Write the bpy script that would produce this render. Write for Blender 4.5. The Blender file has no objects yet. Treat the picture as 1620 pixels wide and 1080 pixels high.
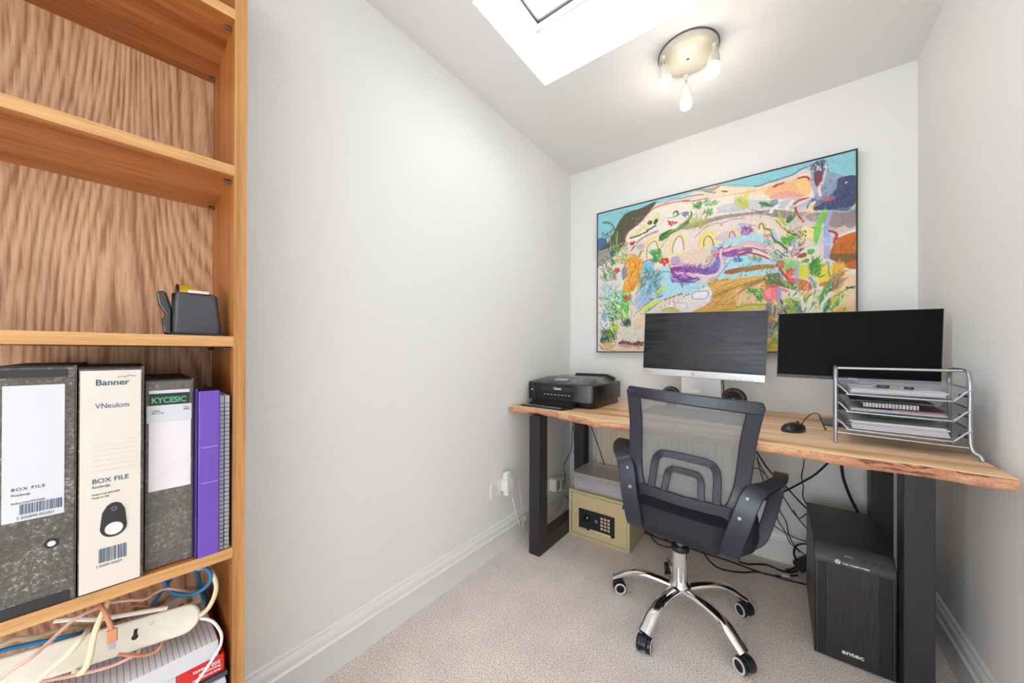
import bpy, bmesh, math, random
import numpy as np
from mathutils import Vector, Matrix
random.seed(7)
S = bpy.context.scene
COL = S.collection

# ------------------------------------------------------------------ camera
EYE, FPX, YAW, CY, ROLL, PITCH = 1.0535, 555.3, 0.6476, 555.34, 0.0027, 0.0032
XL, XR, YB, ZC = -1.180, 0.480, 2.250, 2.315          # left wall, right wall, back wall, ceiling
_F = Vector((-math.sin(YAW)*math.cos(PITCH), math.cos(YAW)*math.cos(PITCH), math.sin(PITCH)))
_R = Vector((math.cos(YAW), math.sin(YAW), 0)); _U = _R.cross(_F)
_c, _s = math.cos(ROLL), math.sin(ROLL)
_R2 = _R*_c + _U*_s; _U2 = _U*_c - _R*_s
cd = bpy.data.cameras.new('camera'); cam = bpy.data.objects.new('camera', cd); COL.objects.link(cam)
cm = Matrix((( _R2.x,_U2.x,-_F.x,0),(_R2.y,_U2.y,-_F.y,0),(_R2.z,_U2.z,-_F.z,EYE),(0,0,0,1)))
cam.matrix_world = cm
cd.sensor_width = 36; cd.lens = FPX/1620*36; cd.shift_y = (CY-540)/1620; cd.clip_start = 0.02
S.camera = cam

# ------------------------------------------------------------------ sky, daylight, exposure
W = bpy.data.worlds.new('overcast_sky'); S.world = W; W.use_nodes = True
bg = W.node_tree.nodes['Background']; bg.inputs[0].default_value = (0.90, 0.955, 1.0, 1); bg.inputs[1].default_value = 10.5
def portal(name, loc, rot, sx, sy):
    l = bpy.data.lights.new(name, 'AREA'); l.shape = 'RECTANGLE'; l.size = sx; l.size_y = sy; l.cycles.is_portal = True
    o = bpy.data.objects.new(name, l); COL.objects.link(o); o.location = loc; o.rotation_euler = rot; return o
portal('skylight_portal', (-0.56, 1.165, 2.64), (0,0,0), 0.64, 0.50)
portal('window_portal', (-0.13, -1.81, 0.85), (math.pi/2,0,0), 0.96, 1.20)
portal('added_side_window_portal', (-1.30, -1.18, 1.11), (0,-math.pi/2,0), 2.14, 1.12)  # portal of the added side window, unseen, lights the right wall
S.view_settings.view_transform = 'Standard'; S.view_settings.look = 'None'
S.view_settings.exposure = -0.12; S.view_settings.gamma = 1; S.view_settings.use_curve_mapping = False

# ------------------------------------------------------------------ pixel -> place helpers (1620x1080 photo frame)
def ray(px, py):
    du, dv = px-810, py-CY
    u = _c*du+_s*dv; v = -_s*du+_c*dv
    return _F*FPX + _R*u - _U*v
def on(px, py, ax, val):
    r = ray(px, py); o = Vector((0,0,EYE)); return o + r*((val-o[ax])/r[ax])
TH = math.radians(5)
BP = Vector((-.9, .232, 0)); BE = Vector((-math.sin(TH), -math.cos(TH), 0)); BN = Vector((math.cos(TH), -math.sin(TH), 0))
def bkw(s, d, z): return BP + BE*s - BN*d + Vector((0,0,z))      # bookcase frame: s leftwards, d inwards
def bkpx(px, py, d=0.0):
    r = ray(px, py); o = Vector((0,0,EYE)); P = BP - BN*d
    return o + r*((P-o).dot(BN)/r.dot(BN))
BROT = math.radians(85)

# ------------------------------------------------------------------ materials
def lin(c):
    if isinstance(c, str): c = tuple(int(c[i:i+2],16) for i in (0,2,4))
    return tuple((x/255/12.92 if x/255 <= .04045 else ((x/255+.055)/1.055)**2.4) for x in c)
def mat(name, col, rough=.5, metal=0, spec=.5, coat=0, bump=None, var=None, trans=0, alpha=1, ior=None, emis=None):
    m = bpy.data.materials.new(name); m.use_nodes = True; nt = m.node_tree; b = nt.nodes['Principled BSDF']
    c = lin(col)+(1,)
    b.inputs['Base Color'].default_value = c; b.inputs['Roughness'].default_value = rough
    b.inputs['Metallic'].default_value = metal; b.inputs['Specular IOR Level'].default_value = spec
    b.inputs['Coat Weight'].default_value = coat; b.inputs['Transmission Weight'].default_value = trans
    b.inputs['Alpha'].default_value = alpha
    if ior: b.inputs['IOR'].default_value = ior
    if emis: b.inputs['Emission Color'].default_value = lin(emis[0])+(1,); b.inputs['Emission Strength'].default_value = emis[1]
    tc = nt.nodes.new('ShaderNodeTexCoord')
    if var:                                                    # (scale, amount)
        n = nt.nodes.new('ShaderNodeTexNoise'); n.inputs['Scale'].default_value = var[0]; n.inputs['Detail'].default_value = 4
        nt.links.new(tc.outputs['Object'], n.inputs['Vector'])
        r = nt.nodes.new('ShaderNodeValToRGB'); a = var[1]
        r.color_ramp.elements[0].position = .3; r.color_ramp.elements[1].position = .7
        r.color_ramp.elements[0].color = tuple(x*(1-a) for x in c[:3])+(1,); r.color_ramp.elements[1].color = tuple(min(1,x*(1+a)) for x in c[:3])+(1,)
        nt.links.new(n.outputs[0], r.inputs[0]); nt.links.new(r.outputs[0], b.inputs['Base Color'])
    if bump:                                                   # (scale, strength, distance)
        n = nt.nodes.new('ShaderNodeTexNoise'); n.inputs['Scale'].default_value = bump[0]; n.inputs['Detail'].default_value = 3
        nt.links.new(tc.outputs['Object'], n.inputs['Vector'])
        bp = nt.nodes.new('ShaderNodeBump'); bp.inputs['Strength'].default_value = bump[1]; bp.inputs['Distance'].default_value = bump[2]
        nt.links.new(n.outputs[0], bp.inputs['Height']); nt.links.new(bp.outputs[0], b.inputs['Normal'])
    return m
def ramp(nt, stops):
    r = nt.nodes.new('ShaderNodeValToRGB'); cr = r.color_ramp
    while len(cr.elements) > 1: cr.elements.remove(cr.elements[-1])
    for i, (p, c) in enumerate(stops):
        e = cr.elements[0] if i == 0 else cr.elements.new(p)
        e.position = p; e.color = (lin(c)+(1,)) if not isinstance(c, float) else (c,c,c,1)
    return r
def wood(name, dark, mid, light, scale=(30,30,1.5), rough=.45, fig=0.0, seed=0.0, pore=.5):
    """oak veneer: stretched noise + fine pores, optional cathedral figure; grain runs along the axis with the small scale"""
    m = bpy.data.materials.new(name); m.use_nodes = True; nt = m.node_tree; b = nt.nodes['Principled BSDF']; L = nt.links.new
    b.inputs['Roughness'].default_value = rough
    tc = nt.nodes.new('ShaderNodeTexCoord')
    mp = nt.nodes.new('ShaderNodeMapping'); mp.inputs['Scale'].default_value = scale; mp.inputs['Location'].default_value = (seed, seed*.7, seed*.3)
    L(tc.outputs['Object'], mp.inputs['Vector'])
    n1 = nt.nodes.new('ShaderNodeTexNoise'); n1.inputs['Scale'].default_value = 1; n1.inputs['Detail'].default_value = 5; n1.inputs['Distortion'].default_value = .6
    L(mp.outputs[0], n1.inputs['Vector'])
    mp2 = nt.nodes.new('ShaderNodeMapping'); mp2.inputs['Scale'].default_value = tuple(k*9 for k in scale)
    L(tc.outputs['Object'], mp2.inputs['Vector'])
    n2 = nt.nodes.new('ShaderNodeTexNoise'); n2.inputs['Scale'].default_value = 1; n2.inputs['Detail'].default_value = 2
    L(mp2.outputs[0], n2.inputs['Vector'])
    r1 = ramp(nt, [(.28, dark), (.48, mid), (.72, light)]); L(n1.outputs[0], r1.inputs[0])
    fac = n1.outputs[0]
    if fig:
        mp3 = nt.nodes.new('ShaderNodeMapping'); mp3.inputs['Scale'].default_value = tuple(k*.16 for k in scale); mp3.inputs['Location'].default_value = (seed*3, 1.3, .4)
        L(tc.outputs['Object'], mp3.inputs['Vector'])
        n3 = nt.nodes.new('ShaderNodeTexNoise'); n3.inputs['Scale'].default_value = 1; n3.inputs['Detail'].default_value = 1.2; n3.inputs['Distortion'].default_value = .3
        L(mp3.outputs[0], n3.inputs['Vector'])
        ml = nt.nodes.new('ShaderNodeMath'); ml.operation = 'MULTIPLY'; ml.inputs[1].default_value = fig; L(n3.outputs[0], ml.inputs[0])
        ad = nt.nodes.new('ShaderNodeMath'); ad.operation = 'ADD'; L(ml.outputs[0], ad.inputs[0])
        m3 = nt.nodes.new('ShaderNodeMath'); m3.operation = 'MULTIPLY'; m3.inputs[1].default_value = 1.2; L(n1.outputs[0], m3.inputs[0]); L(m3.outputs[0], ad.inputs[1])
        sn = nt.nodes.new('ShaderNodeMath'); sn.operation = 'FRACT'; L(ad.outputs[0], sn.inputs[0])
        r1 = ramp(nt, [(0, dark), (.12, mid), (.6, light), (.88, mid), (1, dark)]); L(sn.outputs[0], r1.inputs[0]); fac = sn.outputs[0]
    mx = nt.nodes.new('ShaderNodeMixRGB'); mx.blend_type = 'MULTIPLY'
    r2 = ramp(nt, [(.36, 1-pore), (.52, 1.0)]); L(n2.outputs[0], r2.inputs[0])
    mx.inputs[0].default_value = .6; L(r1.outputs[0], mx.inputs[1]); L(r2.outputs[0], mx.inputs[2])
    L(mx.outputs[0], b.inputs['Base Color'])
    bp = nt.nodes.new('ShaderNodeBump'); bp.inputs['Strength'].default_value = .25; bp.inputs['Distance'].default_value = .0006
    L(n2.outputs[0], bp.inputs['Height']); L(bp.outputs[0], b.inputs['Normal'])
    return m

MW = {
 'wall': mat('painted_plaster', (240,240,239), .75, spec=.25, bump=(260,.08,.0006)),
 'ceil': mat('ceiling_paint', (241,240,238), .8, spec=.2, bump=(200,.06,.0005)),
 'trim': mat('gloss_white_paint', (240,240,238), .28, spec=.5),
 'black': mat('black_plastic', (26,27,30), .38, bump=(900,.06,.0002)),
 'blackgloss': mat('glossy_black_plastic', (14,14,16), .08, spec=.6, coat=.5),
 'blackmatte': mat('matte_black_plastic', (22,23,25), .6),
 'powder': mat('black_powder_coat', (38,37,42), .42, bump=(500,.15,.0003)),
 'steel': mat('grey_steel', (120,122,126), .3, metal=1),
 'silver': mat('silver_paint', (168,172,178), .28, metal=.75),
 'chrome': mat('chrome', (235,236,238), .06, metal=1),
 'white': mat('white_plastic', (236,235,230), .35),
 'cream': mat('cream_plastic', (222,214,198), .4, var=(60,.04)),
 'paper': mat('white_paper', (206,205,209), .8, spec=.1),
 'greypaper': mat('grey_white_paper', (184,184,194), .8, spec=.1, var=(8,.08)),
 'screen': mat('dark_screen', (10,10,11), .32, spec=.35),
 'ink': mat('black_ink', (25,27,35), .6),
 'blueink': mat('blue_ink', (40,80,105), .6),
 'whiteink': mat('white_print', (235,235,235), .5),
 'redink': mat('red_print', (170,50,45), .5),
 'greenprint': mat('green_print', (90,170,130), .5),
}

def veneer(name, dark, mid, light, seed, across=0, lines=70, fig=30):
    """oak veneer with nested cathedral contours: grain runs along z, across = index of the axis crossing it"""
    m = bpy.data.materials.new(name); m.use_nodes = True; nt = m.node_tree; b = nt.nodes['Principled BSDF']; L = nt.links.new
    tc = nt.nodes.new('ShaderNodeTexCoord')
    def noise(sc, det, dist=0):
        mp = nt.nodes.new('ShaderNodeMapping'); mp.inputs['Scale'].default_value = sc; mp.inputs['Location'].default_value = (seed,seed*1.7,seed*.6); L(tc.outputs['Object'], mp.inputs[0])
        n = nt.nodes.new('ShaderNodeTexNoise'); n.inputs['Scale'].default_value = 1; n.inputs['Detail'].default_value = det; n.inputs['Distortion'].default_value = dist; L(mp.outputs[0], n.inputs['Vector']); return n.outputs[0]
    def w(op, p, q_):
        n = nt.nodes.new('ShaderNodeMath'); n.operation = op
        for i,v in enumerate((p,q_)):
            if isinstance(v,(int,float)): n.inputs[i].default_value = v
            else: L(v, n.inputs[i])
        return n.outputs[0]
    sp = nt.nodes.new('ShaderNodeSeparateXYZ'); L(tc.outputs['Object'], sp.inputs[0])
    low = noise((4.2,4.2,.9), .6); fib = noise((190,190,9), 3); fine = noise((420,420,22), 2); tone = noise((11,11,1.2), 3)
    f = w('ADD', w('ADD', w('MULTIPLY', sp.outputs[across], lines), w('MULTIPLY', low, fig)), w('MULTIPLY', fib, .55))
    fr = w('PINGPONG', f, .5)
    mixf = w('ADD', w('MULTIPLY', fr, .8), w('MULTIPLY', w('SUBTRACT', fib, .42), 1.0))
    r = ramp(nt, [(.04, dark), (.22, mid), (.50, light)]); L(mixf, r.inputs[0])
    r2 = ramp(nt, [(.34, .76), (.52, 1.0)]); L(fine, r2.inputs[0])
    r3 = ramp(nt, [(.3, .90), (.7, 1.0)]); L(tone, r3.inputs[0])
    m1 = nt.nodes.new('ShaderNodeMixRGB'); m1.blend_type = 'MULTIPLY'; m1.inputs[0].default_value = .8; L(r.outputs[0], m1.inputs[1]); L(r2.outputs[0], m1.inputs[2])
    m2 = nt.nodes.new('ShaderNodeMixRGB'); m2.blend_type = 'MULTIPLY'; m2.inputs[0].default_value = 1; L(m1.outputs[0], m2.inputs[1]); L(r3.outputs[0], m2.inputs[2])
    L(m2.outputs[0], b.inputs['Base Color']); b.inputs['Roughness'].default_value = .5
    bp = nt.nodes.new('ShaderNodeBump'); bp.inputs['Strength'].default_value = .3; bp.inputs['Distance'].default_value = .0005; L(fine, bp.inputs['Height']); L(bp.outputs[0], b.inputs['Normal'])
    return m

# ------------------------------------------------------------------ object helpers
def tag(o, label=None, cat=None, group=None, kind=None):
    if label: o['label'] = label
    if cat: o['category'] = cat
    if group: o['group'] = group
    if kind: o['kind'] = kind
    return o
def thing(name, label, cat, loc=(0,0,0), rz=0, group=None, rot=None):
    o = bpy.data.objects.new(name, None); COL.objects.link(o); o.location = loc
    o.rotation_euler = rot if rot else (0,0,rz); o.empty_display_size = .05
    return tag(o, label, cat, group)
def catmull(P, n=8, closed=False):
    P = [Vector(p) for p in P]
    if len(P) < 3: return P
    out = []; N = len(P)
    rng = range(N if closed else N-1)
    for i in rng:
        p0 = P[(i-1) % N] if closed or i > 0 else P[0]*2-P[1]
        p1, p2 = P[i], P[(i+1) % N]
        p3 = P[(i+2) % N] if closed or i+2 < N else P[-1]*2-P[-2]
        for k in range(n):
            t = k/n; out.append(.5*((2*p1)+(p2-p0)*t+(2*p0-5*p1+4*p2-p3)*t*t+(-p0+3*p1-3*p2+p3)*t**3))
    if not closed: out.append(P[-1])
    return out
class M:
    def __init__(s): s.v = []; s.f = []
    def add(s, vs, fs):
        o = len(s.v); s.v += [tuple(v) for v in vs]; s.f += [tuple(i+o for i in f) for f in fs]; return s
    def box(s, x0,x1,y0,y1,z0,z1, T=None):
        vs = [Vector((x,y,z)) for z in (z0,z1) for y in (y0,y1) for x in (x0,x1)]
        if T: vs = [T@v for v in vs]
        return s.add(vs, [(0,2,3,1),(4,5,7,6),(0,1,5,4),(2,6,7,3),(0,4,6,2),(1,3,7,5)])
    def hexa(s, b, t):                                        # bottom 4 (ccw from above), top 4
        return s.add(list(b)+list(t), [(3,2,1,0),(4,5,6,7),(0,1,5,4),(1,2,6,5),(2,3,7,6),(3,0,4,7)])
    def prism(s, poly, h0, h1, ax=2, T=None):                 # poly (a,b) extruded along axis ax
        n = len(poly); vs = []
        for h in (h0,h1):
            for a,b in poly:
                v = {2:(a,b,h), 1:(a,h,b), 0:(h,a,b)}[ax]; vs.append(T@Vector(v) if T else v)
        return s.add(vs, [tuple(range(n-1,-1,-1)), tuple(range(n,2*n))]+[(i,(i+1)%n,n+(i+1)%n,n+i) for i in range(n)])
    def tube(s, P, r, seg=8, smooth=0, closed=False, flat=None, cap=True):
        if smooth: P = catmull(P, smooth, closed)
        P = [Vector(p) for p in P]; n = len(P); rings = []
        rr = r if callable(r) else (lambda t: r)
        up = None
        for i,p in enumerate(P):
            a = P[i-1] if (i > 0 or closed) else P[i]; b = P[(i+1) % n] if (i < n-1 or closed) else P[i]
            t = (b-a); t = t.normalized() if t.length > 1e-9 else Vector((0,0,1))
            if flat is not None: up = Vector(flat) - t*t.dot(Vector(flat))
            elif up is None: up = t.orthogonal()
            else: up = up - t*t.dot(up)
            if up.length < 1e-6: up = t.orthogonal()
            up.normalize(); sd = t.cross(up)
            q = rr(i/max(1,n-1)); ra, rb = q if isinstance(q, tuple) else (q,q)
            rings.append([p + up*ra*math.cos(2*math.pi*k/seg) + sd*rb*math.sin(2*math.pi*k/seg) for k in range(seg)])
        vs = [v for g in rings for v in g]; fs = []
        for i in range(n if closed else n-1):
            for k in range(seg):
                j = (i+1) % n; fs.append((i*seg+k, i*seg+(k+1)%seg, j*seg+(k+1)%seg, j*seg+k))
        if not closed and cap: fs += [tuple(range(seg-1,-1,-1)), tuple((n-1)*seg+k for k in range(seg))]
        return s.add(vs, fs)
    def strip(s, P, w, t, wd=(1,0,0), smooth=0, closed=False): # rectangular section swept: width w along wd, thickness t
        if smooth: P = catmull(P, smooth, closed)
        P = [Vector(p) for p in P]; n = len(P); vs = []
        ww = w if callable(w) else (lambda q: w)
        for i,p in enumerate(P):
            a = P[i-1] if (i > 0 or closed) else P[i]; b = P[(i+1) % n] if (i < n-1 or closed) else P[i]
            tg = (b-a).normalized(); d = Vector(wd); d = (d-tg*d.dot(tg)).normalized(); nn = tg.cross(d)
            h = ww(i/max(1,n-1))/2
            vs += [p+d*h+nn*t/2, p-d*h+nn*t/2, p-d*h-nn*t/2, p+d*h-nn*t/2]
        fs = []
        for i in range(n if closed else n-1):
            j = (i+1) % n
            for k in range(4): fs.append((i*4+k, i*4+(k+1)%4, j*4+(k+1)%4, j*4+k))
        if not closed: fs += [(3,2,1,0), tuple((n-1)*4+k for k in range(4))]
        return s.add(vs, fs)
    def lathe(s, prof, seg=32, T=None):                       # prof [(r,z)]
        vs = []
        for r,z in prof:
            for k in range(seg):
                a = 2*math.pi*k/seg; v = Vector((r*math.cos(a), r*math.sin(a), z)); vs.append(T@v if T else v)
        fs = []
        for i in range(len(prof)-1):
            for k in range(seg): fs.append((i*seg+k, i*seg+(k+1)%seg, (i+1)*seg+(k+1)%seg, (i+1)*seg+k))
        if prof[0][0] > 1e-6: fs.append(tuple(range(seg-1,-1,-1)))
        if prof[-1][0] > 1e-6: fs.append(tuple((len(prof)-1)*seg+k for k in range(seg)))
        return s.add(vs, fs)
    def ring(s, r0, r1, z0, z1, seg=32, T=None):
        return s.lathe([(r0,z0),(r1,z0),(r1,z1),(r0,z1),(r0,z0)][::1], seg, T) if False else s._ring(r0,r1,z0,z1,seg,T)
    def _ring(s, r0, r1, z0, z1, seg, T):
        pr = [(r0,z0),(r1,z0),(r1,z1),(r0,z1)]; vs = []
        for r,z in pr:
            for k in range(seg):
                a = 2*math.pi*k/seg; v = Vector((r*math.cos(a), r*math.sin(a), z)); vs.append(T@v if T else v)
        fs = [(i*seg+k, i*seg+(k+1)%seg, ((i+1)%4)*seg+(k+1)%seg, ((i+1)%4)*seg+k) for i in range(4) for k in range(seg)]
        return s.add(vs, fs)
    def build(s, name, m, parent=None, bevel=0, smooth=False, T=None, seg=2, sub=0):
        me = bpy.data.meshes.new(name)
        vs = [T@Vector(v) for v in s.v] if T else s.v
        me.from_pydata([tuple(v) for v in vs], [], s.f); me.update()
        b = bmesh.new(); b.from_mesh(me); bmesh.ops.remove_doubles(b, verts=b.verts, dist=1e-6)
        bmesh.ops.recalc_face_normals(b, faces=b.faces); b.to_mesh(me); b.free()
        o = bpy.data.objects.new(name, me); COL.objects.link(o)
        if isinstance(m, str): m = MW[m]
        me.materials.append(m)
        if parent: o.parent = parent
        if smooth or bevel or sub:
            for p in me.polygons: p.use_smooth = True
            if not sub:
                try: me.set_sharp_from_angle(angle=math.radians(38 if not bevel else 60))
                except Exception: pass
        if bevel:
            md = o.modifiers.new('bevel','BEVEL'); md.width = bevel; md.segments = seg; md.limit_method = 'ANGLE'; md.angle_limit = math.radians(40); md.harden_normals = True
        if sub:
            md = o.modifiers.new('sub','SUBSURF'); md.levels = sub; md.render_levels = sub
        return o
def rbox(x0,x1,y0,y1,z0,z1): return M().box(x0,x1,y0,y1,z0,z1)
def struct(name, mb, m, bevel=0, parent=None, smooth=False):
    o = mb.build(name, m, parent, bevel, smooth)
    if not parent: o['kind'] = 'structure'
    return o
def lettering(body, size, T, m, parent, name='lettering', space=1.0, align='LEFT', sx=1.0, bold=0.0):
    """flat printed text; T places the text plane (x right, y up, z out of the surface)"""
    cu = bpy.data.curves.new(name, 'FONT'); cu.body = body; cu.size = size; cu.extrude = .0002; cu.space_character = space; cu.align_x = align; cu.offset = bold
    ob = bpy.data.objects.new('text_source', cu); COL.objects.link(ob)
    bpy.context.view_layer.update()
    me = bpy.data.meshes.new_from_object(ob.evaluated_get(bpy.context.evaluated_depsgraph_get()))
    bpy.data.objects.remove(ob)
    me.transform(T @ Matrix.Diagonal((sx,1,1,1))); me.name = name
    me.materials.clear(); me.materials.append(MW[m] if isinstance(m, str) else m)
    o = bpy.data.objects.new(name, me); COL.objects.link(o); o.parent = parent
    return o
def frame3(o, x, y):
    x = Vector(x).normalized(); y = Vector(y); y = (y-x*x.dot(y)).normalized(); z = x.cross(y)
    return Matrix(((x.x,y.x,z.x,o[0]),(x.y,y.y,z.y,o[1]),(x.z,y.z,z.z,o[2]),(0,0,0,1)))
def cable(name, label, pts, r, m, group=None, cat='cable', smooth=6, seg=8):
    o = M().tube(pts, r, seg, smooth).build(name, m, None, smooth=True)
    return tag(o, label, cat, group)
# ================================================================== the room
YF = -1.8
# carpet
def carpet():
    m = bpy.data.materials.new('beige_carpet'); m.use_nodes = True; nt = m.node_tree; b = nt.nodes['Principled BSDF']; L = nt.links.new
    b.inputs['Roughness'].default_value = .95; b.inputs['Specular IOR Level'].default_value = .1; b.inputs['Sheen Weight'].default_value = .25
    tc = nt.nodes.new('ShaderNodeTexCoord')
    n = nt.nodes.new('ShaderNodeTexNoise'); n.inputs['Scale'].default_value = 210; n.inputs['Detail'].default_value = 3; L(tc.outputs['Object'], n.inputs['Vector'])
    v = nt.nodes.new('ShaderNodeTexVoronoi'); v.inputs['Scale'].default_value = 260; L(tc.outputs['Object'], v.inputs['Vector'])
    big = nt.nodes.new('ShaderNodeTexNoise'); big.inputs['Scale'].default_value = 7; big.inputs['Detail'].default_value = 3; L(tc.outputs['Object'], big.inputs['Vector'])
    r = ramp(nt, [(.34,(196,168,152)),(.48,(242,226,215)),(.64,(253,247,243))]); L(n.outputs[0], r.inputs[0])
    r2 = ramp(nt, [(.3,.88),(.7,1.0)]); L(big.outputs[0], r2.inputs[0])
    mx = nt.nodes.new('ShaderNodeMixRGB'); mx.blend_type = 'MULTIPLY'; mx.inputs[0].default_value = 1; L(r.outputs[0], mx.inputs[1]); L(r2.outputs[0], mx.inputs[2])
    L(mx.outputs[0], b.inputs['Base Color'])
    ad = nt.nodes.new('ShaderNodeMath'); ad.operation = 'ADD'; L(n.outputs[0], ad.inputs[0]); L(v.outputs[0], ad.inputs[1])
    bp = nt.nodes.new('ShaderNodeBump'); bp.inputs['Strength'].default_value = .6; bp.inputs['Distance'].default_value = .004; L(ad.outputs[0], bp.inputs['Height']); L(bp.outputs[0], b.inputs['Normal'])
    return m
struct('floor', rbox(-1.45, XR+.12, YF-.12, YB+.12, -.10, 0), carpet())
struct('wall_left', M().prism([(XL,YB),(XL,.285),(-1.29,.285),(-1.29,-.62),(-1.42,-.62),(-1.42,YB)], 0, ZC).box(-1.42,-1.29,-1.74,-.62,0,.04).box(-1.42,-1.29,-1.74,-.62,2.18,ZC).box(-1.42,-1.29,YF,-1.74,0,ZC), 'wall')
struct('wall_back', rbox(-1.42, XR+.12, YB, YB+.12, 0, ZC), 'wall')
struct('wall_right', rbox(XR, XR+.12, YF, YB, 0, ZC), 'wall')
wx0, wx1, wz0, wz1 = -.61, .35, .25, 1.45
fr = M()
for b in ((-1.42,wx0,0,ZC),(wx1,XR+.12,0,ZC),(wx0,wx1,0,wz0),(wx0,wx1,wz1,ZC)): fr.box(b[0],b[1],YF-.12,YF,b[2],b[3])
struct('wall_front', fr, 'wall')
sx0, sx1, sy0, sy1, ZS = -.878, -.240, .917, 1.414, 2.60
ce = M()
for b in ((-1.42,sx0,YF-.12,YB+.12),(sx1,XR+.12,YF-.12,YB+.12),(sx0,sx1,YF-.12,sy0),(sx0,sx1,sy1,YB+.12)): ce.box(b[0],b[1],b[2],b[3],ZC,ZC+.02)

sh = M()
tx0, tx1, ty0, ty1 = -.918, sx1, .917, 1.392            # the shaft splays slightly towards the roof window
Bq = [(sx0,sy0),(sx1,sy0),(sx1,sy1),(sx0,sy1)]; Tq_ = [(tx0,ty0),(tx1,ty0),(tx1,ty1),(tx0,ty1)]
for i in range(4):
    j = (i+1) % 4; dx, dy = ((0,-.03),(.03,0),(0,.03),(-.03,0))[i]
    lo = [Bq[i],Bq[j],(Bq[j][0]+dx,Bq[j][1]+dy),(Bq[i][0]+dx,Bq[i][1]+dy)]; hi = [Tq_[i],Tq_[j],(Tq_[j][0]+dx,Tq_[j][1]+dy),(Tq_[i][0]+dx,Tq_[i][1]+dy)]
    sh.hexa([(x,y,ZC+.0005) for x,y in lo], [(x,y,ZS+.03) for x,y in hi])
struct('trim_1', sh, 'wall'); struct('ceiling', ce, 'ceil')
def pane_mat():
    m = bpy.data.materials.new('clear_pane'); m.use_nodes = True; nt = m.node_tree; L = nt.links.new
    out = nt.nodes['Material Output']; nt.nodes.remove(nt.nodes['Principled BSDF'])
    t = nt.nodes.new('ShaderNodeBsdfTransparent'); g = nt.nodes.new('ShaderNodeBsdfGlossy'); g.inputs['Roughness'].default_value = .02
    mx = nt.nodes.new('ShaderNodeMixShader'); mx.inputs[0].default_value = .06; L(t.outputs[0], mx.inputs[1]); L(g.outputs[0], mx.inputs[2]); L(mx.outputs[0], out.inputs[0])
    return m
PANE = pane_mat(); MW['pane'] = PANE
def window(n, P, T, w, h, bar=None):
    e = bpy.data.objects.new('window_%d' % n, None); COL.objects.link(e); e.matrix_world = T; e['kind'] = 'structure'
    f = M(); k = .035
    f.box(0,w,0,k,-.03,.0).box(0,w,h-k,h,-.03,.0).box(0,k,k,h-k,-.03,.0).box(w-k,w,k,h-k,-.03,.0)
    if bar: f.box(bar-.02,bar+.02,k,h-k,-.03,0)
    f.build('window_frame', 'trim', e, .003)
    g = M(); g.box(k,w-k,k,k+.006,-.032,-.018).box(k,w-k,h-k-.006,h-k,-.032,-.018).box(k,k+.006,k,h-k,-.032,-.018).box(w-k-.006,w-k,k,h-k,-.032,-.018)
    g.build('gasket', 'blackmatte', e)
    rbox(k,w-k,k,h-k,-.028,-.024).build('window_pane', PANE, e)
window(1, None, Matrix.Translation((tx0,ty0,ZS)), tx1-tx0, ty1-ty0)
window(2, None, Matrix.Translation((wx0,YF-.06,wz0)) @ Matrix.Rotation(math.pi/2,4,'X'), wx1-wx0, wz1-wz0, .48)
window(3, None, Matrix(((0,0,-1,-1.36),(1,0,0,-1.74),(0,-1,0,2.18),(0,0,0,1))), 1.12, 2.14)  # unseen window added in the left wall to brighten the right wall
# moulded baseboards (profile: depth from wall, height)
prof = [(0,0),(.018,0),(.018,.088),(.021,.094),(.021,.101),(.014,.105),(.014,.112),(.0165,.122),(.013,.134),(.008,.139),(.008,.148),(.004,.153),(0,.153)]
b = M().prism([(XL+d, z) for d,z in prof], .286, YB, ax=1); struct('baseboard_left', b, 'trim', smooth=True)
b = M().prism([(YB-d, z) for d,z in prof], XL, XR, ax=0); struct('baseboard_back', b, 'trim', smooth=True)
b = M().prism([(XR-d, z) for d,z in prof], YF, YB-.022, ax=1); struct('baseboard_right', b, 'trim', smooth=True)

# ================================================================== bookcase
bc = thing('bookcase', 'tall honey oak bookcase with open shelves standing at the left edge', 'bookcase', BP, BROT)
OAKP = veneer('oak_back_panel', (168,118,82), (204,158,120), (224,182,144), 2.1)
OAKS = wood('oak_side', (136,80,30), (170,106,46), (188,124,60), (26,26,1.0), .42, seed=1.2)
OAKH = wood('oak_shelf', (150,86,40), (186,116,60), (206,140,80), (1.3,30,30), .42, seed=4.0)
OAKE = wood('oak_edge_strip', (168,116,64), (196,144,88), (214,168,112), (1.5,40,60), .45, seed=6.0, pore=.35)
OAKV = wood('oak_front_strip', (150,100,50), (184,130,72), (200,148,90), (60,60,1.3), .45, seed=7.0, pore=.35)
# local x = -s, y = depth
BW, BH = .80, 2.05
rbox(0,.021,.0012,.27,0,BH).build('side_panel', OAKS, bc)
rbox(-BW-.021,-BW,.0012,.27,0,BH).build('side_panel', OAKS, bc)
rbox(0,.021,0,.0012,0,BH).build('edge_strip', OAKV, bc)
rbox(-BW-.021,-BW,0,.0012,0,BH).build('edge_strip', OAKV, bc)
rbox(-BW,0,.262,.269,.05,BH).build('back_panel', OAKP, bc)
SH = [(2.03,2.05),(1.744,1.764),(1.418,1.439),(1.064,1.085),(.627,.648),(.285,.305),(.05,.07)]
for z0,z1 in SH:
    sh_ = rbox(-BW,0,.0012,.262,z0,z1).build('shelf', OAKH, bc)
    rbox(-BW,0,0,.0012,z0,z1).build('shelf_edge', OAKE, sh_)
    if .5 < z0 < 2:
        for d in (.03,.235): M().lathe([(.0035,0),(.0035,.012),(.0001,.013)], 10, Matrix.Translation((0,d,z0-.004))@Matrix.Rotation(-math.pi/2,4,'Y')).build('shelf_pin', 'steel', sh_, smooth=True)
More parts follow.
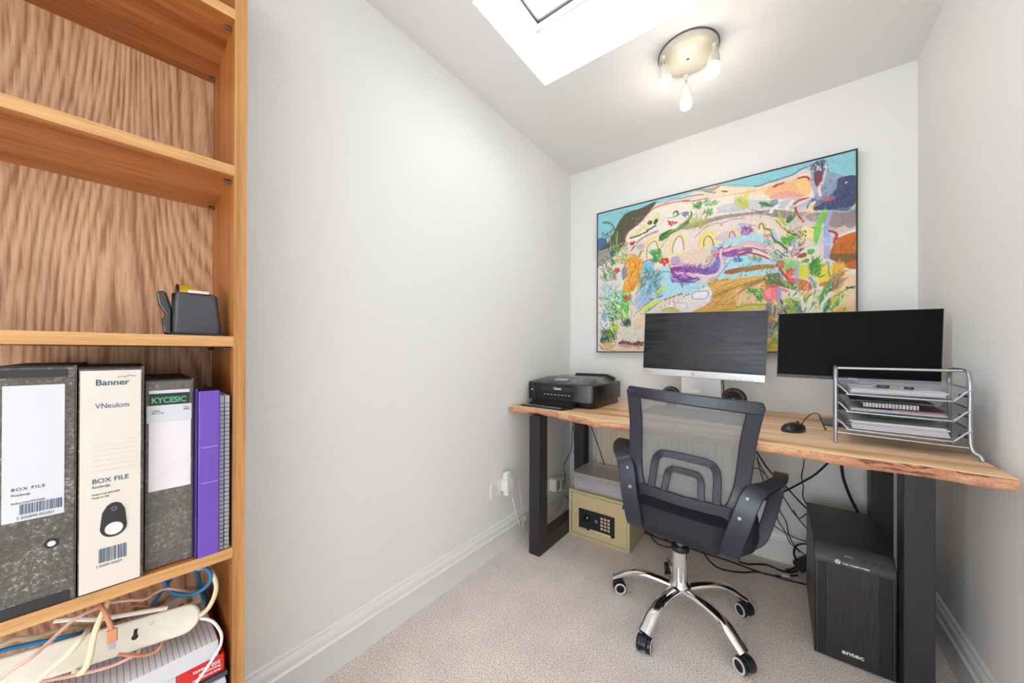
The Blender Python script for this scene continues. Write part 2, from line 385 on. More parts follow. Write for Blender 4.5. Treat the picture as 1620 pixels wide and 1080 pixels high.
rbox(-BW,0,.02,.035,0,.05).build('plinth', OAKE, bc)

# ---- tape dispenser (black, on the third shelf)
td = thing('tape_dispenser', 'black desk tape dispenser with yellow tape roll in the shelf corner', 'tape dispenser', bkw(.052,.040,1.0855), BROT-.02)
b = M()   # tapered tall body, face towards the room
b.hexa([(-.036,0,0),(.040,0,0),(.040,.07,0),(-.036,.07,0)], [(-.032,.006,.088),(.032,.006,.088),(.032,.060,.088),(-.032,.060,.088)])
b.build('body', mat('dispenser_plastic', (62,64,72), .45, bump=(300,.1,.0003)), td, .007, seg=3)
rbox(-.039,.043,-.003,.074,0,.006).build('base_plate', 'black', td, .002)
b = M()
b.prism([(.070,0),(.004,0),(.012,.050),(.020,.072),(.036,.088),(.052,.088),(.064,.074),(.068,.050)], -.036,-.030, ax=0)
b.build('side_cheek', 'black', td, .002)
M().prism([(-.036,.0),(-.048,.002),(-.052,.030),(-.046,.040),(-.056,.060),(-.059,.082),(-.054,.088),(-.046,.087),(-.042,.074),(-.036,.050)], .014,.040, ax=1).build('roll_cradle', 'blackgloss', td, .004)
Tr_ = Matrix.Translation((-.014,.046,.070))@Matrix.Rotation(math.pi/2,4,'Y')
M().ring(.020,.037,-.012,.012,40, Tr_).build('tape_roll', mat('yellow_tape', (196,160,30), .3), td, smooth=True)
M().ring(.0368,.0385,-.0155,-.0125,40, Tr_).build('tape_hub', 'blackgloss', td, smooth=True); M().ring(.004,.036,-.016,-.0125,40, Tr_).build('roll_side', 'black', td, smooth=True)
rbox(-.014,.018,.003,.010,.087,.092).build('cutter_blade', mat('pale_cutter',(225,205,195),.3), td)

# ---- box files
def marble(name, a, b_, c):
    m = bpy.data.materials.new(name); m.use_nodes = True; nt = m.node_tree; bs = nt.nodes['Principled BSDF']; L = nt.links.new
    tc = nt.nodes.new('ShaderNodeTexCoord'); n = nt.nodes.new('ShaderNodeTexNoise'); n.inputs['Scale'].default_value = 150; n.inputs['Detail'].default_value = 10; n.inputs['Roughness'].default_value = .85; n.inputs['Distortion'].default_value = .5
    n2 = nt.nodes.new('ShaderNodeTexNoise'); n2.inputs['Scale'].default_value = 14; n2.inputs['Detail'].default_value = 3
    L(tc.outputs['Object'], n.inputs['Vector']); L(tc.outputs['Object'], n2.inputs['Vector'])
    ad = nt.nodes.new('ShaderNodeMath'); ad.operation = 'MULTIPLY_ADD'; ad.inputs[1].default_value = .35; L(n2.outputs[0], ad.inputs[0]); L(n.outputs[0], ad.inputs[2])
    r = ramp(nt, [(.54,a),(.72,b_),(.80,c)]); L(ad.outputs[0], r.inputs[0]); L(r.outputs[0], bs.inputs['Base Color']); bs.inputs['Roughness'].default_value = .6
    return m
MARB = marble('marbled_grey_paper', (62,57,52), (92,86,80), (176,170,162)); MARB2 = marble('marbled_grey_paper_fine', (78,72,66), (104,98,91), (150,144,138))
CARD = mat('black_card_edge', (40,32,34), .6)
def barcode(parent, x0, x1, z0, z1, m, digits, y=-.0008):
    bb = M(); x = x0; rnd = random.Random(int(x0*1e4)+5)
    while x < x1-.0006:
        w = rnd.choice([.0004,.0006,.0009,.0013]); bb.box(x, min(x+w,x1), y-.0002, y, z0, z1); x += w+rnd.choice([.0004,.0006,.0009])
    bb.build('barcode', m, parent)
    lettering(digits, .0062, frame3((x0-.003,y,z0-.007),(1,0,.0),(0,0,1)), m, parent, sx=(x1-x0+.003)/(.0062*.56*len(digits)))
def box_file(s0, s1, d, h, label, m, top=True):
    t = thing('box_file', label, 'box file', bkw(s1,d,.6485), BROT, 'box files on the shelf')
    w = s1-s0
    rbox(.0015,w-.0015,0,.24,.001,h-.003).build('case', m, t, .001)
    rbox(0,w,.004,.24,h-.006,h).build('lid_edge', CARD, t, .0008); rbox(0,w,.004,.24,0,.004).build('lid_edge', CARD, t, .0008)
    M().box(w-.0035,w,.001,.24,0,h).build('hinge_side', mat('worn_hinge_paper',(88,78,76),.7,var=(120,.4)), t)
    return t, w
t1, w = box_file(.204,.280,.0,.382, 'marbled grey box file with blank white spine label, leftmost on shelf', MARB)
rbox(.006,w-.012,-.0007,0,.145,.352).build('spine_label', 'paper', t1)
rbox(.0,w-.010,-.0012,0,.364,.376).build('label_rail', 'black', t1)
rbox(.0,w-.006,-.0012,0,.002,.018).build('label_rail', 'black', t1)
fx = lambda x,z: frame3((x,-.0009,z),(1,0,0),(0,0,1))
lettering('BOX FILE', .0066, fx(.014,.192), 'ink', t1, space=1.2); lettering('Foolscap', .005, fx(.014,.184), 'ink', t1)
lettering('Product Code VMX 99300', .0038, fx(.014,.172), 'ink', t1, sx=.75)
barcode(t1, .022, .062, .155, .1705, 'blueink', '5 026890 002001')
M().ring(.0035,.008,-.002,0,24, Matrix.Translation((.052,-.0003,.10))@Matrix.Rotation(math.pi/2,4,'X')).build('finger_hole_ring', 'black', t1, smooth=True)
M().lathe([(.0042,0),(.0042,.0012)],20, Matrix.Translation((.052,-.001,.10))@Matrix.Rotation(math.pi/2,4,'X')).build('ring_insert', 'paper', t1)
t2, w = box_file(.1275,.2035,.0,.378, 'marbled box file with cream printed spine label, between two grey ones', MARB)
CREAM = mat('cream_label_paper', (212,203,192), .7)
rbox(.003,w-.004,-.0007,0,.002,.372).build('spine_label', CREAM, t2)
lettering('Banner', .0142, fx(.019,.347), 'blueink', t2, bold=.0002, sx=.95)
M().tube([(.044,-.0010,.3600),(.050,-.0010,.3615),(.053,-.0010,.3605),(.057,-.0010,.3625),(.066,-.0010,.3612)], .0005, 6, 4).build('logo_stroke', 'redink', t2)
lettering('VNeulom', .0125, fx(.019,.308), mat('violet_ink',(70,62,130),.6), t2, sx=.80)
b = M()
for k in range(6): b.box(.016,.068,-.0010,-.0007,.245-k*.0085,.2454-k*.0085)
b.box(.053,.068,-.0010,-.0007,.252,.2524); b.build('ruled_lines', mat('pale_print',(190,182,176),.7), t2)
lettering('BOX FILE', .0105, fx(.016,.182), 'blueink', t2, bold=.00012, sx=.98); lettering('foolscap', .0062, fx(.016,.174), 'ink', t2)
lettering('Product Code: BNR 60059', .0040, fx(.016,.162), 'ink', t2, sx=.72); lettering('Made in UK', .0040, fx(.016,.1565), 'ink', t2)
# printed/moulded finger pull
e = M(); e.prism([(.0405+.0155*math.cos(a)*(1), .1035+.0175*math.sin(a)) for a in [math.radians(q) for q in range(180,361,15)]] + [(.0535,.130),(.049,.141),(.044,.1445),(.038,.1445),(.033,.141),(.0275,.130)], -.0022, -.0005, ax=1)
e.build('finger_pull', 'black', t2, .0008)
M().lathe([(.0105,0),(.0105,.0006)],32, Matrix.Translation((.0410,-.0022,.1005))@Matrix.Rotation(math.pi/2,4,'X')).build('finger_hole', mat('pale_grey_inside',(214,210,208),.6), t2)
M().ring(.002,.0036,0,.0010,24, Matrix.Translation((.041,-.0022,.1345))@Matrix.Rotation(math.pi/2,4,'X')).build('rivet', 'steel', t2, smooth=True)
barcode(t2, .024, .056, .046, .070, 'blueink', '5 026890 060059')
t3, w = box_file(.0595,.1270,.014,.352, 'shorter marbled box file with taped white label, beside purple folder', MARB2)
rbox(.006,w-.006,-.0006,0,.298,.332).build('printed_label', mat('dark_green_label',(28,40,36),.5), t3)
lettering('KYCESIC', .0145, frame3((.009,-.0008,.3085),(1,0,0),(0,0,1)), 'greenprint', t3, bold=.0004, sx=.85)
rbox(.006,w-.006,-.0009,-.0005,.326,.332).build('label_border', 'paper', t3)
rbox(.003,w-.003,-.0012,-.0006,.272,.304).build('address_sticker', 'paper', t3, .0004)
rbox(.006,w-.004,-.0008,0,.145,.275).build('paper_slip', mat('faded_slip',(222,214,218),.7,var=(25,.04)), t3)
for x,z,tx in ((.009,.292,'LEVER'),(.009,.288,'ARCH 02'),(.052,.296,'TAX'),(.052,.292,'2004')): lettering(tx, .0042, frame3((x,-.0014,z),(1,0,0),(0,0,1)), 'ink', t3)

# ---- purple folder and spiral notebooks
pf = thing('ring_folder', 'translucent purple plastic folder standing between box file and notebook', 'folder', bkw(.058,-.003,.6485), BROT)
PUR = mat('purple_plastic', (98,62,168), .22, coat=.3); PURD = mat('purple_plastic_inside', (58,34,120), .35)
b = M().box(.004,.036,0,.004,-.003+.003,.327); b.build('spine', PUR, pf, .0015)
rbox(0,.003,.004,.21,0,.332).build('cover', PURD, pf); rbox(.0345,.037,.004,.21,0,.326).build('cover', PUR, pf)
b = M().box(.006,.0335,.008,.205,.004,.312); b.build('pages', 'greypaper', pf)
for z in (.215,.145): M().box(.008,.034,-.0006,.0,z,z+.0012).build('crease', mat('pale_purple',(170,140,215),.3), pf)
for i,(s0,s1,lab) in enumerate(((.0125,.0200,'white-covered wire-bound notebook touching the purple folder'),(.0035,.0118,'wire-bound notebook with black coils beside the bookcase side'))):
    nb = thing('wire_notebook', lab, 'notebook', bkw(s1,.002,.6485), BROT, 'notebooks standing at the shelf end')
    w = s1-s0
    rbox(.001,w-.001,.006,.20,0,.314).build('pages', 'greypaper', nb)
    rbox(0,.001,.005,.21,0,.316).build('cover', mat('pale_blue_cover',(196,214,228),.4), nb)
    b = M()
    for k in range(36):
        z = .008+k*.0083
        b.tube([(w*.5+w*.46*math.cos(a), .006+.005*math.sin(a), z+.0006*math.sin(a/2)) for a in [2*math.pi*q/12 for q in range(13)]], .0006, 5)
    b.build('wire_binding', 'ink', nb, smooth=True)

# ---- lower compartment: paper stacks, power strip, leads
ZB = .3055
def slab(name, label, cat, s0, s1, d0, d1, z0, z1, m, rz=0, group=None, sheets=0):
    t = thing(name, label, cat, bkw(s1,d0,z0), BROT+rz, group); w = s1-s0
    if not sheets: rbox(0,w,0,d1-d0,0,z1-z0).build('cover', m, t, .001)
    else:
        for k in range(sheets):
            h = (z1-z0)/sheets; j = random.uniform(-.004,.004)
            rbox(j*.7,w+j*.7,j,d1-d0+j,k*h,(k+1)*h-.0004).build('sheets', m, t)
    return t
MAGZ = mat('slate_cover', (66,70,84), .35)
slab('magazine_pile', 'pile of grey-edged magazines at the bottom of the bookcase', 'magazines', .008,.245,.004,.235, ZB, .388, 'greypaper', .01, sheets=9)
slab('dark_folder', 'dark slate folder lying below the paper ream', 'folder', .006,.238,.006,.225, .3885, .3968, MAGZ, -.01)
rm = thing('paper_ream', 'ream of white paper in red and white wrapper on bookcase pile', 'paper ream', bkw(.232,.012,.3974), BROT-.015)
rbox(0,.150,0,.21,0,.035).build('wrapper', 'paper', rm, .003)
REDW = mat('red_wrapper', (205,28,30), .25)
rbox(.150,.222,-.0008,.2108,-.0003+.0006,.0356).build('red_band', REDW, rm, .003)
for tx,x,z,sz in (('500 Sheets',.155,.021,.0095),('Premium A4',.155,.012,.0065),('Multi-function paper',.155,.004,.0052)): lettering(tx, sz, frame3((x+.060,-.0012,z+.006),(-1,0,0),(0,0,-1)), 'whiteink', rm, bold=.0001)
M().lathe([(.010,0),(.010,.001)],24, Matrix.Translation((.125,-.0002,.014))@Matrix.Rotation(math.pi/2,4,'X')).build('printed_disc', 'ink', rm)
def ruled():
    m = bpy.data.materials.new('ruled_pad_paper'); m.use_nodes = True; nt = m.node_tree; bs = nt.nodes['Principled BSDF']; L = nt.links.new
    tc = nt.nodes.new('ShaderNodeTexCoord'); sp = nt.nodes.new('ShaderNodeSeparateXYZ'); L(tc.outputs['Object'], sp.inputs[0])
    a = nt.nodes.new('ShaderNodeMath'); a.operation = 'MULTIPLY'; a.inputs[1].default_value = 125; L(sp.outputs[0], a.inputs[0])
    fr_ = nt.nodes.new('ShaderNodeMath'); fr_.operation = 'FRACT'; L(a.outputs[0], fr_.inputs[0])
    r = ramp(nt, [(0,(120,120,128)),(.10,(150,150,158)),(.16,(226,224,228))]); L(fr_.outputs[0], r.inputs[0]); L(r.outputs[0], bs.inputs['Base Color']); bs.inputs['Roughness'].default_value = .8
    return m
pad = thing('ruled_pad', 'thick ruled writing pad under the white power strip', 'writing pad', bkw(.262,.003,.4335), BROT+.02)
rbox(0,.242,0,.225,0,.032).build('pages', 'paper', pad, .0015); rbox(0,.241,.001,.224,.0321,.0328).build('top_sheet', ruled(), pad)
rbox(.0,.240,.002,.22,-.0006+.0006,.0012).build('backing_card','greypaper',pad)

# power strip lying with its back face outwards on the pad
c0 = bkw(.062,.016,.530); c1 = bkw(.400,.040,.566)
ax = (c1-c0).normalized(); nrm = (BN*.86+Vector((0,0,.5))); nrm = (nrm-ax*nrm.dot(ax)).normalized(); upv = nrm.cross(-ax)
T = Matrix(((-ax.x,upv.x,nrm.x,c1.x),(-ax.y,upv.y,nrm.y,c1.y),(-ax.z,upv.z,nrm.z,c1.z),(0,0,0,1)))
ps = thing('power_strip', 'long white multi-socket power strip lying back-outwards on the pad', 'power strip'); ps.matrix_world = T
Lp = (c1-c0).length
pl2 = [(0,-.025),(Lp-.01,-.025)]+[(Lp-.01+.025*math.cos(a), .025*math.sin(a)) for a in [math.radians(q) for q in range(-80,81,10)]]+[(Lp-.01,.025),(0,.025)]
M().prism(pl2, -.030, 0, ax=2).build('housing', 'cream', ps, .005, seg=3)
b = M(); b.prism([(Lp-.075+.0045*math.cos(a), .0045*math.sin(a)-.004) for a in [math.radians(q) for q in range(0,360,30)]], .0002,.0008); b.prism([(Lp-.0775,-.002),(Lp-.0725,-.002),(Lp-.0725,.0085),(Lp-.0775,.0085)], .0002,.0008)
b.build('keyhole_slot', 'blackmatte', ps)
M().ring(.002,.003,.0,.0004,16,Matrix.Translation((Lp-.055,.010,.0001))).build('screw_hole', 'greypaper', ps)
M().tube([(Lp+.012,0,-.015),(Lp+.022,.002,-.015)],.006,10).build('cord_grip','white',ps,smooth=True)
# leads (photo positions on planes inside the compartment)
CRM = mat('cream_cable', (226,216,180), .45); BLU = mat('blue_cable', (20,120,170), .35); PNK = mat('pink_cable', (224,178,162), .45); CPR = mat('copper_braid', (196,128,96), .4, bump=(2000,.5,.0003)); WHT = mat('white_cable', (228,222,214), .45)
def q(x, y, d): return bkpx(x/3.857, 800+y/3.857, d)
G = 'cables tangled in the lowest shelf'
cable('power_cable', 'thick cream cable looping up from the power strip end', [q(1212,672,.018),q(1270,625,.022),(q(1312,540,.03)),q(1318,470,.04),q(1285,400,.05),q(1235,375,.06),q(1190,392,.08)], .0042, CRM, G)
cable('blue_cable', 'bright blue cable making a loop near the shelf end', [q(920,612,.10),q(985,525,.10),q(1025,470,.09),q(1050,435,.075)], .0032, BLU, G)
cable('blue_cable', 'bright blue cable coiled in a ring below the box files', [q(1000,455,.08),q(1040,520,.07),q(1130,545,.06),q(1220,520,.05),q(1280,465,.045),q(1285,410,.045),q(1240,375,.05),q(1195,385,.07),q(1215,450,.09),q(1225,520,.10),q(1245,580,.11),q(1250,600,.11)], .0036, BLU, G)
cable('blue_cable', 'bright blue cable running to the left edge behind the strip', [q(-60,905,.035),q(60,870,.040),q(250,830,.045),q(420,795,.05),q(500,772,.06),q(570,740,.09)], .0036, BLU, G)
cable('cream_cable', 'thick cream cable crossing over the power strip', [q(660,585,.02),q(625,660,.004),q(590,740,-.012),q(565,830,-.022),q(552,910,-.022),q(530,975,-.020),q(490,1020,-.006),q(455,1012,.02)], .0042, CRM, G)
cable('cream_cable', 'cream cable running down to the bottom left over strip', [q(545,745,.06),q(505,800,-.014),q(430,890,-.028),q(330,980,-.024),q(215,1080,-.020),q(150,1150,-.01)], .0038, CRM, G)
cable('cream_cable', 'cream cable lying level behind the top of strip', [q(-40,870,.05),q(90,815,.055),q(220,800,.06),q(420,745,.07),q(545,742,.085),q(600,760,.095)], .0040, CRM, G)
cable('pink_cable', 'thin pink cable hanging in a long diagonal at left', [q(-50,1100,-.02),q(50,1015,-.034),q(190,925,-.036),q(300,830,-.020),q(420,720,-.002),q(520,655,.008),q(620,612,.02),q(640,600,.03)], .0026, PNK, G)
cable('pink_cable', 'thin pink cable rising to the right behind adapter', [q(660,590,.03),q(780,575,.03),q(880,570,.04),q(950,528,.05),q(1010,505,.055),(q(1080,510,.06)),q(1170,530,.08)], .0026, PNK, G)
cable('pink_cable', 'thin pink cable lying on ruled pad below the strip', [q(230,1075,-.006),q(420,1040,-.004),q(600,1000,-.003),q(720,960,-.001),q(830,905,.0),q(850,880,.01)], .0026, PNK, G)
cable('pink_cable', 'short pink loop hanging under the power strip', [q(720,905,-.004),q(800,912,-.004),q(880,912,-.003),q(950,890,-.002),q(985,850,.002),q(1000,820,.02)], .0026, CPR, G)
cable('pink_cable', 'pink cable arching behind the power strip', [q(620,690,.05),q(720,662,.05),q(800,615,.05),q(870,606,.055),q(935,632,.065),q(950,660,.08)], .0024, CPR, G)
cable('white_cable', 'flat white cable lying along the top of strip', [q(330,700,.03),q(450,690,.03),q(600,690,.032),q(760,665,.035),q(900,642,.035),q(1020,622,.035)], .0040, WHT, G)
cable('white_cable', 'thin white cable dropping past the red paper wrapper', [q(1215,685,.018),q(1265,692,.012),q(1310,715,.002),q(1350,780,-.004),q(1345,850,-.006),q(1300,930,-.008),q(1240,1020,-.010),q(1190,1090,-.010)], .0026, WHT, G)
uc = thing('usb_cable', 'copper braided charging cable with plug hanging over the strip', 'cable')
M().tube([q(612,600,.02),q(640,650,.002),q(662,700,-.014),q(684,760,-.026)], .0034, 8, 6).build('cord', CPR, uc, smooth=True)
a0, a1, a2 = q(684,752,-.026), q(684,830,-.028), q(688,868,-.028)
Tp = frame3(a0, (a1-a0), BE); k = (a1-a0).length
M().box(0,k,-.0062,.0062,-.004,.004,Tp).build('plug_body', mat('rose_gold',(206,140,104),.3,metal=.4), uc, .0015)
M().box(k,k+(a2-a1).length,-.0042,.0042,-.0022,.0022,Tp).build('plug_tip', 'silver', uc, .0004)
# three-pin plug behind
pg = thing('mains_plug', 'grey-pink three-pin mains plug behind the power strip end', 'plug')
c = q(1110,590,.085)
Tm = frame3(c, BE*-1+Vector((0,0,.25)), (0,0,1))
M().prism([(-.026,-.016),(.028,-.016),(.030,.010),(.018,.020),(-.018,.020),(-.028,.008)], -.012,.012, T=Tm).build('plug_body', mat('greige_plastic',(190,172,156),.45), pg, .004)
b = M().box(-.006,.002,.000,.006,.0125,.024,Tm).box(.008,.016,.004,.009,.0125,.024,Tm); b.build('prong', mat('brass',(196,150,80),.25,metal=1), pg)
# ================================================================== desk
dk = thing('desk', 'live-edge wooden desk on black rectangular steel legs along back wall', 'desk', (0,0,0))
TOPW = wood('acacia_top', (196,122,64), (240,194,144), (253,230,194), (1.0,17,17), .4, seed=3.3, pore=.25)
SAP = wood('pale_sapwood', (222,180,124), (240,208,158), (248,226,184), (1.6,30,30), .42, seed=5.3, pore=.15)
BARK = wood('live_edge_bark', (92,52,40), (192,128,98), (230,180,138), (13,80,80), .7, fig=1.4, seed=9.1, pore=.7)
DT = .757
fe = [(-1.172,1.528),(-1.12,1.548),(-1.02,1.560),(-.93,1.553),(-.82,1.515),(-.73,1.485),(-.635,1.448),(-.55,1.462),(-.46,1.445),(-.3,1.44),(-.15,1.43),(-.05,1.428),(.066,1.420),(.125,1.404),(.208,1.398),(.29,1.404),(.345,1.398),(.418,1.388),(.455,1.384)]
def fy(x):
    for (a,b_),(c,d) in zip(fe, fe[1:]):
        if x <= c: t = (x-a)/(c-a); t = t*t*(3-2*t); return b_+(d-b_)*t + .0018*math.sin(x*61)+.001*math.sin(x*143+1)
    return fe[-1][1]
N = 110; xs = [-1.172+(1.627)*i/N for i in range(N+1)]
vs = []; fs = []
for x in xs:
    e = .004*(math.sin(x*23)+.6*math.sin(x*57))
    vs += [(x,YB-.004,DT),(x,fy(x),DT),(x,fy(x)+.008+e*.3,DT-.033),(x,YB-.004,DT-.035)]
for i in range(N):
    for k in range(4): fs.append((i*4+k,i*4+(k+1)%4,(i+1)*4+(k+1)%4,(i+1)*4+k))
fs += [(0,1,2,3),(N*4+3,N*4+2,N*4+1,N*4)]
tt = M().add(vs, fs).build('tabletop', TOPW, dk)
vs = []; fs = []
rb = random.Random(3)
for x in xs:
    y0 = fy(x); w = .006*math.sin(x*31+1)+.004*math.sin(x*83)
    knot = .010*math.exp(-((x+.56)/.06)**2)
    vs += [(x,y0+.0005,DT-.001),(x,y0-.0035-knot*.4,DT-.007+rb.uniform(-.001,.001)),(x,y0-.005-knot+rb.uniform(-.0012,.0012),DT-.017+w*.3),(x,y0-.001-knot*.5+rb.uniform(-.001,.001),DT-.028+w*.2),(x,y0+.009,DT-.0335),(x,y0+.012,DT-.030)]
for i in range(N):
    for k in range(5): fs.append((i*6+k,i*6+k+1,(i+1)*6+k+1,(i+1)*6+k))
M().add(vs, fs).build('live_edge', BARK, tt, smooth=True)
vs = []; fs = []
for x in xs: vs += [(x,fy(x)-.002,DT-.0018),(x,fy(x)+.0015,DT+.0004),(x,fy(x)+.020+.010*math.sin(x*6+1)+.005*math.sin(x*17),DT+.0004)]
for i in range(N):
    for k in range(2): fs.append((i*3+k,i*3+k+1,(i+1)*3+k+1,(i+1)*3+k))
M().add(vs, fs).build('sapwood_edge', SAP, tt)
for x0,x1,y0,y1 in ((-1.041,-.976,1.528,2.118),(.306,.370,1.572,2.118)):
    lf = M().box(x0,x1,y0,y0+.078,0,DT-.036).box(x0,x1,y1-.078,y1,0,DT-.036).box(x0,x1,y0+.078,y1-.078,0,.078).box(x0,x1,y0+.078,y1-.078,DT-.041,DT-.036)
    l = lf.build('leg_frame', 'powder', dk, .004, seg=2)
    b = M()
    for z in (.22,.26): b.lathe([(.0035,0),(.0035,.0012),(.0,.0016)],12, Matrix.Translation((x1,y0+.04,z))@Matrix.Rotation(math.pi/2,4,'Y'))
    for y in (y0+.11,y0+.16): b.lathe([(.0035,0),(.0035,.0012),(.0,.0016)],12, Matrix.Translation((x1,y,.055))@Matrix.Rotation(math.pi/2,4,'Y'))
    b.build('bolt', 'steel', l, smooth=True)

# ================================================================== office chair
ch = thing('office_chair', 'black mesh-back swivel chair with chrome five-star base before the desk', 'office chair', (-.312,1.537,0))
CO = Vector((-.312,1.537,0))
inv = Matrix.Translation(-CO)
cx0, cy0 = 0, 0
M().lathe([(.0,.078),(.018,.078),(.018,.088),(.036,.090),(.040,.098),(.040,.128),(.034,.136),(.030,.140),(.0285,.145)],32).build('hub', 'chrome', ch, smooth=True)
M().lathe([(.0285,.14),(.0285,.262),(.0,.262)],28).build('column', 'chrome', ch, smooth=True)
M().lathe([(.0325,.262),(.0335,.266),(.0335,.276),(.031,.282),(.012,.282)],28).build('column_collar', 'black', ch, smooth=True)
M().lathe([(.0145,.27),(.0145,.40)],20).build('gas_lift', 'silver', ch, smooth=True)
RUB = mat('caster_ring', (214,214,210), .4); NAVY = mat('caster_plastic', (20,22,32), .3)
angs = [-176.4,-104.4,-32.4,39.6,111.6]; faces = [-60,-178,-128,-128,20]
for a,fa in zip(angs, faces):
    ra = math.radians(a); d = Vector((math.cos(ra), math.sin(ra), 0)); R1 = .262
    P = [d*.030+Vector((0,0,.112)), d*.09+Vector((0,0,.119)), d*.15+Vector((0,0,.118)), d*.20+Vector((0,0,.103)), d*.24+Vector((0,0,.076)), d*(R1+.004)+Vector((0,0,.059))]
    M().tube(P, lambda t: (.0160-.0045*t, .0225-.001*t), 14, 6, flat=(0,0,1)).build('base_arm', 'chrome', ch, smooth=True)
    cp = d*(R1-.006); fr_ = math.radians(fa); axv = Vector((math.cos(fr_), math.sin(fr_), 0)); fw = Vector((-axv.y, axv.x, 0))
    wc = cp + fw*.012 + Vector((0,0,.0255))
    Tc = Matrix(((axv.x,fw.x,0,wc.x),(axv.y,fw.y,0,wc.y),(0,0,1,wc.z),(0,0,0,1)))      # x = axle
    hood = M()
    pr = [(.0275*math.cos(t), .0275*math.sin(t)) for t in [math.radians(k) for k in range(-10,201,15)]]
    hood.prism(pr, -.010, .010, ax=0, T=Tc)
    hood.lathe([(.007,.02),(.007,.045)],12, Matrix.Translation(cp))
    cs = hood.build('caster', NAVY, ch, .002)
    for sgn in (-1,1):
        Tw = Tc @ Matrix.Translation((sgn*.017,0,0)) @ Matrix.Rotation(math.pi/2*sgn,4,'Y')
        M().lathe([(.0,-.008),(.024,-.008),(.0255,-.005),(.0255,.005),(.024,.007),(.0,.007)],28,Tw).build('wheel', NAVY, cs, smooth=True)
        M().ring(.0175,.0235,.005,.0085,28,Tw).build('wheel_ring', RUB, cs, smooth=True)
# ---- seat and back: leaning assembly
psi, rho, tau = math.radians(2.2), math.radians(4.3), math.radians(-.4)
A3 = (Matrix.Translation((.026,.026,.42)) @ Matrix.Rotation(psi,4,'Z') @ Matrix.Rotation(rho,4,'Y') @ Matrix.Rotation(tau,4,'X'))
CHP = mat('chair_black_plastic', (38,43,57), .30, spec=.5, bump=(700,.08,.0002));  # bluish sheen of the black plastic is put into its base colour
def mesh_fabric(name, col, period, hole, sheen=.3):
    m = bpy.data.materials.new(name); m.use_nodes = True; nt = m.node_tree; b = nt.nodes['Principled BSDF']; L = nt.links.new
    b.inputs['Base Color'].default_value = lin(col)+(1,); b.inputs['Roughness'].default_value = .6; b.inputs['Sheen Weight'].default_value = sheen
    tc = nt.nodes.new('ShaderNodeTexCoord'); sp = nt.nodes.new('ShaderNodeSeparateXYZ'); L(tc.outputs['Object'], sp.inputs[0])
    def w(op, a, b_=None):
        n = nt.nodes.new('ShaderNodeMath'); n.operation = op
        for i,v in enumerate((a,b_)):
            if v is None: continue
            if isinstance(v,(int,float)): n.inputs[i].default_value = v
            else: L(v, n.inputs[i])
        return n.outputs[0]
    k = 2*math.pi/period
    s1 = w('SINE', w('MULTIPLY', w('ADD', sp.outputs[0], sp.outputs[2]), k)); s2 = w('SINE', w('MULTIPLY', w('SUBTRACT', sp.outputs[0], sp.outputs[2]), k))
    pr_ = w('MULTIPLY', s1, s2); a = w('LESS_THAN', pr_, hole)
    L(a, b.inputs['Alpha'])
    return m
MESHF = mesh_fabric('chair_mesh', (136,137,136), .0068, .50)
def dd(h): # depth of back surface at height h
    pts = [(-.05,-.20),(.117,-.212),(.194,-.205),(.30,-.213),(.40,-.232),(.50,-.256)]
    for (a,b_),(c,d) in zip(pts, pts[1:]):
        if h <= c: return b_+(d-b_)*(h-a)/(c-a)
    return pts[-1][1]
def bp3(x, h, off=0): return (x, dd(h)+off + .05*(1-(x/.2)**2)*-0.35 + .0175, h)
ho = [(.152,.09),(.176,.14),(.189,.20),(.194,.28),(.197,.36),(.204,.43),(.211,.485)]
# frame: side posts + top rail as flat swept strips facing backwards
fr_ = M()
for sg in (-1,1):
    path = [bp3(sg*(x-.020), h, -.004) for x,h in ho]
    fr_.strip(path, .046, .020, smooth=5)
toprail = [bp3(x, .474, -.004) for x in [-.208+.416*i/16 for i in range(17)]]
fr_.strip(toprail, .040, .020, wd=(0,0,1))
bf = fr_.build('back_frame', CHP, ch, .005, T=A3, seg=3)
vs = []; fs = []; nu, nv = 24, 30
def hw(h): return np.interp(h, [.09,.14,.2,.28,.36,.43,.485], [.132,.150,.160,.165,.168,.173,.180])
for j in range(nv+1):
    h = .115+(.465-.115)*j/nv
    for i in range(nu+1): vs.append(bp3(float(hw(h))*(-1+2*i/nu), h, .004))
for j in range(nv):
    for i in range(nu): a = j*(nu+1)+i; fs.append((a,a+1,a+nu+2,a+nu+1))
M().add(vs,fs).build('backrest_mesh', MESHF, ch, smooth=True, T=A3)
lb = M(); lb.strip([bp3(x,.112+.004*abs(x)/.15,-.008) for x in [-.165+.33*i/14 for i in range(15)]], .036, .016, wd=(0,0,1))
def arch(w, h0, h1, r, wd):
    pts = [(-w-.004,h0),(-w,h0+.03),(-w+.004,h1-r),(-w+r*.4,h1-r*.3),(-w+r*1.1,h1),(w-r*1.1,h1),(w-r*.4,h1-r*.3),(w-.004,h1-r),(w,h0+.03),(w+.004,h0)]
    P = catmull([bp3(x,h,-.006) for x,h in pts], 5); n = len(P); vs = []
    for i,p in enumerate(P):
        t = (P[min(i+1,n-1)]-P[max(i-1,0)]).normalized(); sd = Vector((t.z,0,-t.x)).normalized()
        vs += [p+sd*wd/2+Vector((0,.005,0)), p-sd*wd/2+Vector((0,.005,0)), p-sd*wd/2-Vector((0,.005,0)), p+sd*wd/2-Vector((0,.005,0))]
    f = []
    for i in range(n-1):
        for k in range(4): f.append((i*4+k,i*4+(k+1)%4,(i+1)*4+(k+1)%4,(i+1)*4+k))
    lb.add(vs, f+[(3,2,1,0),tuple((n-1)*4+k for k in range(4))])
arch(.104,.12,.264,.040,.025); arch(.058,.12,.214,.026,.022)
lb.build('lumbar_support', CHP, ch, .003, T=A3)
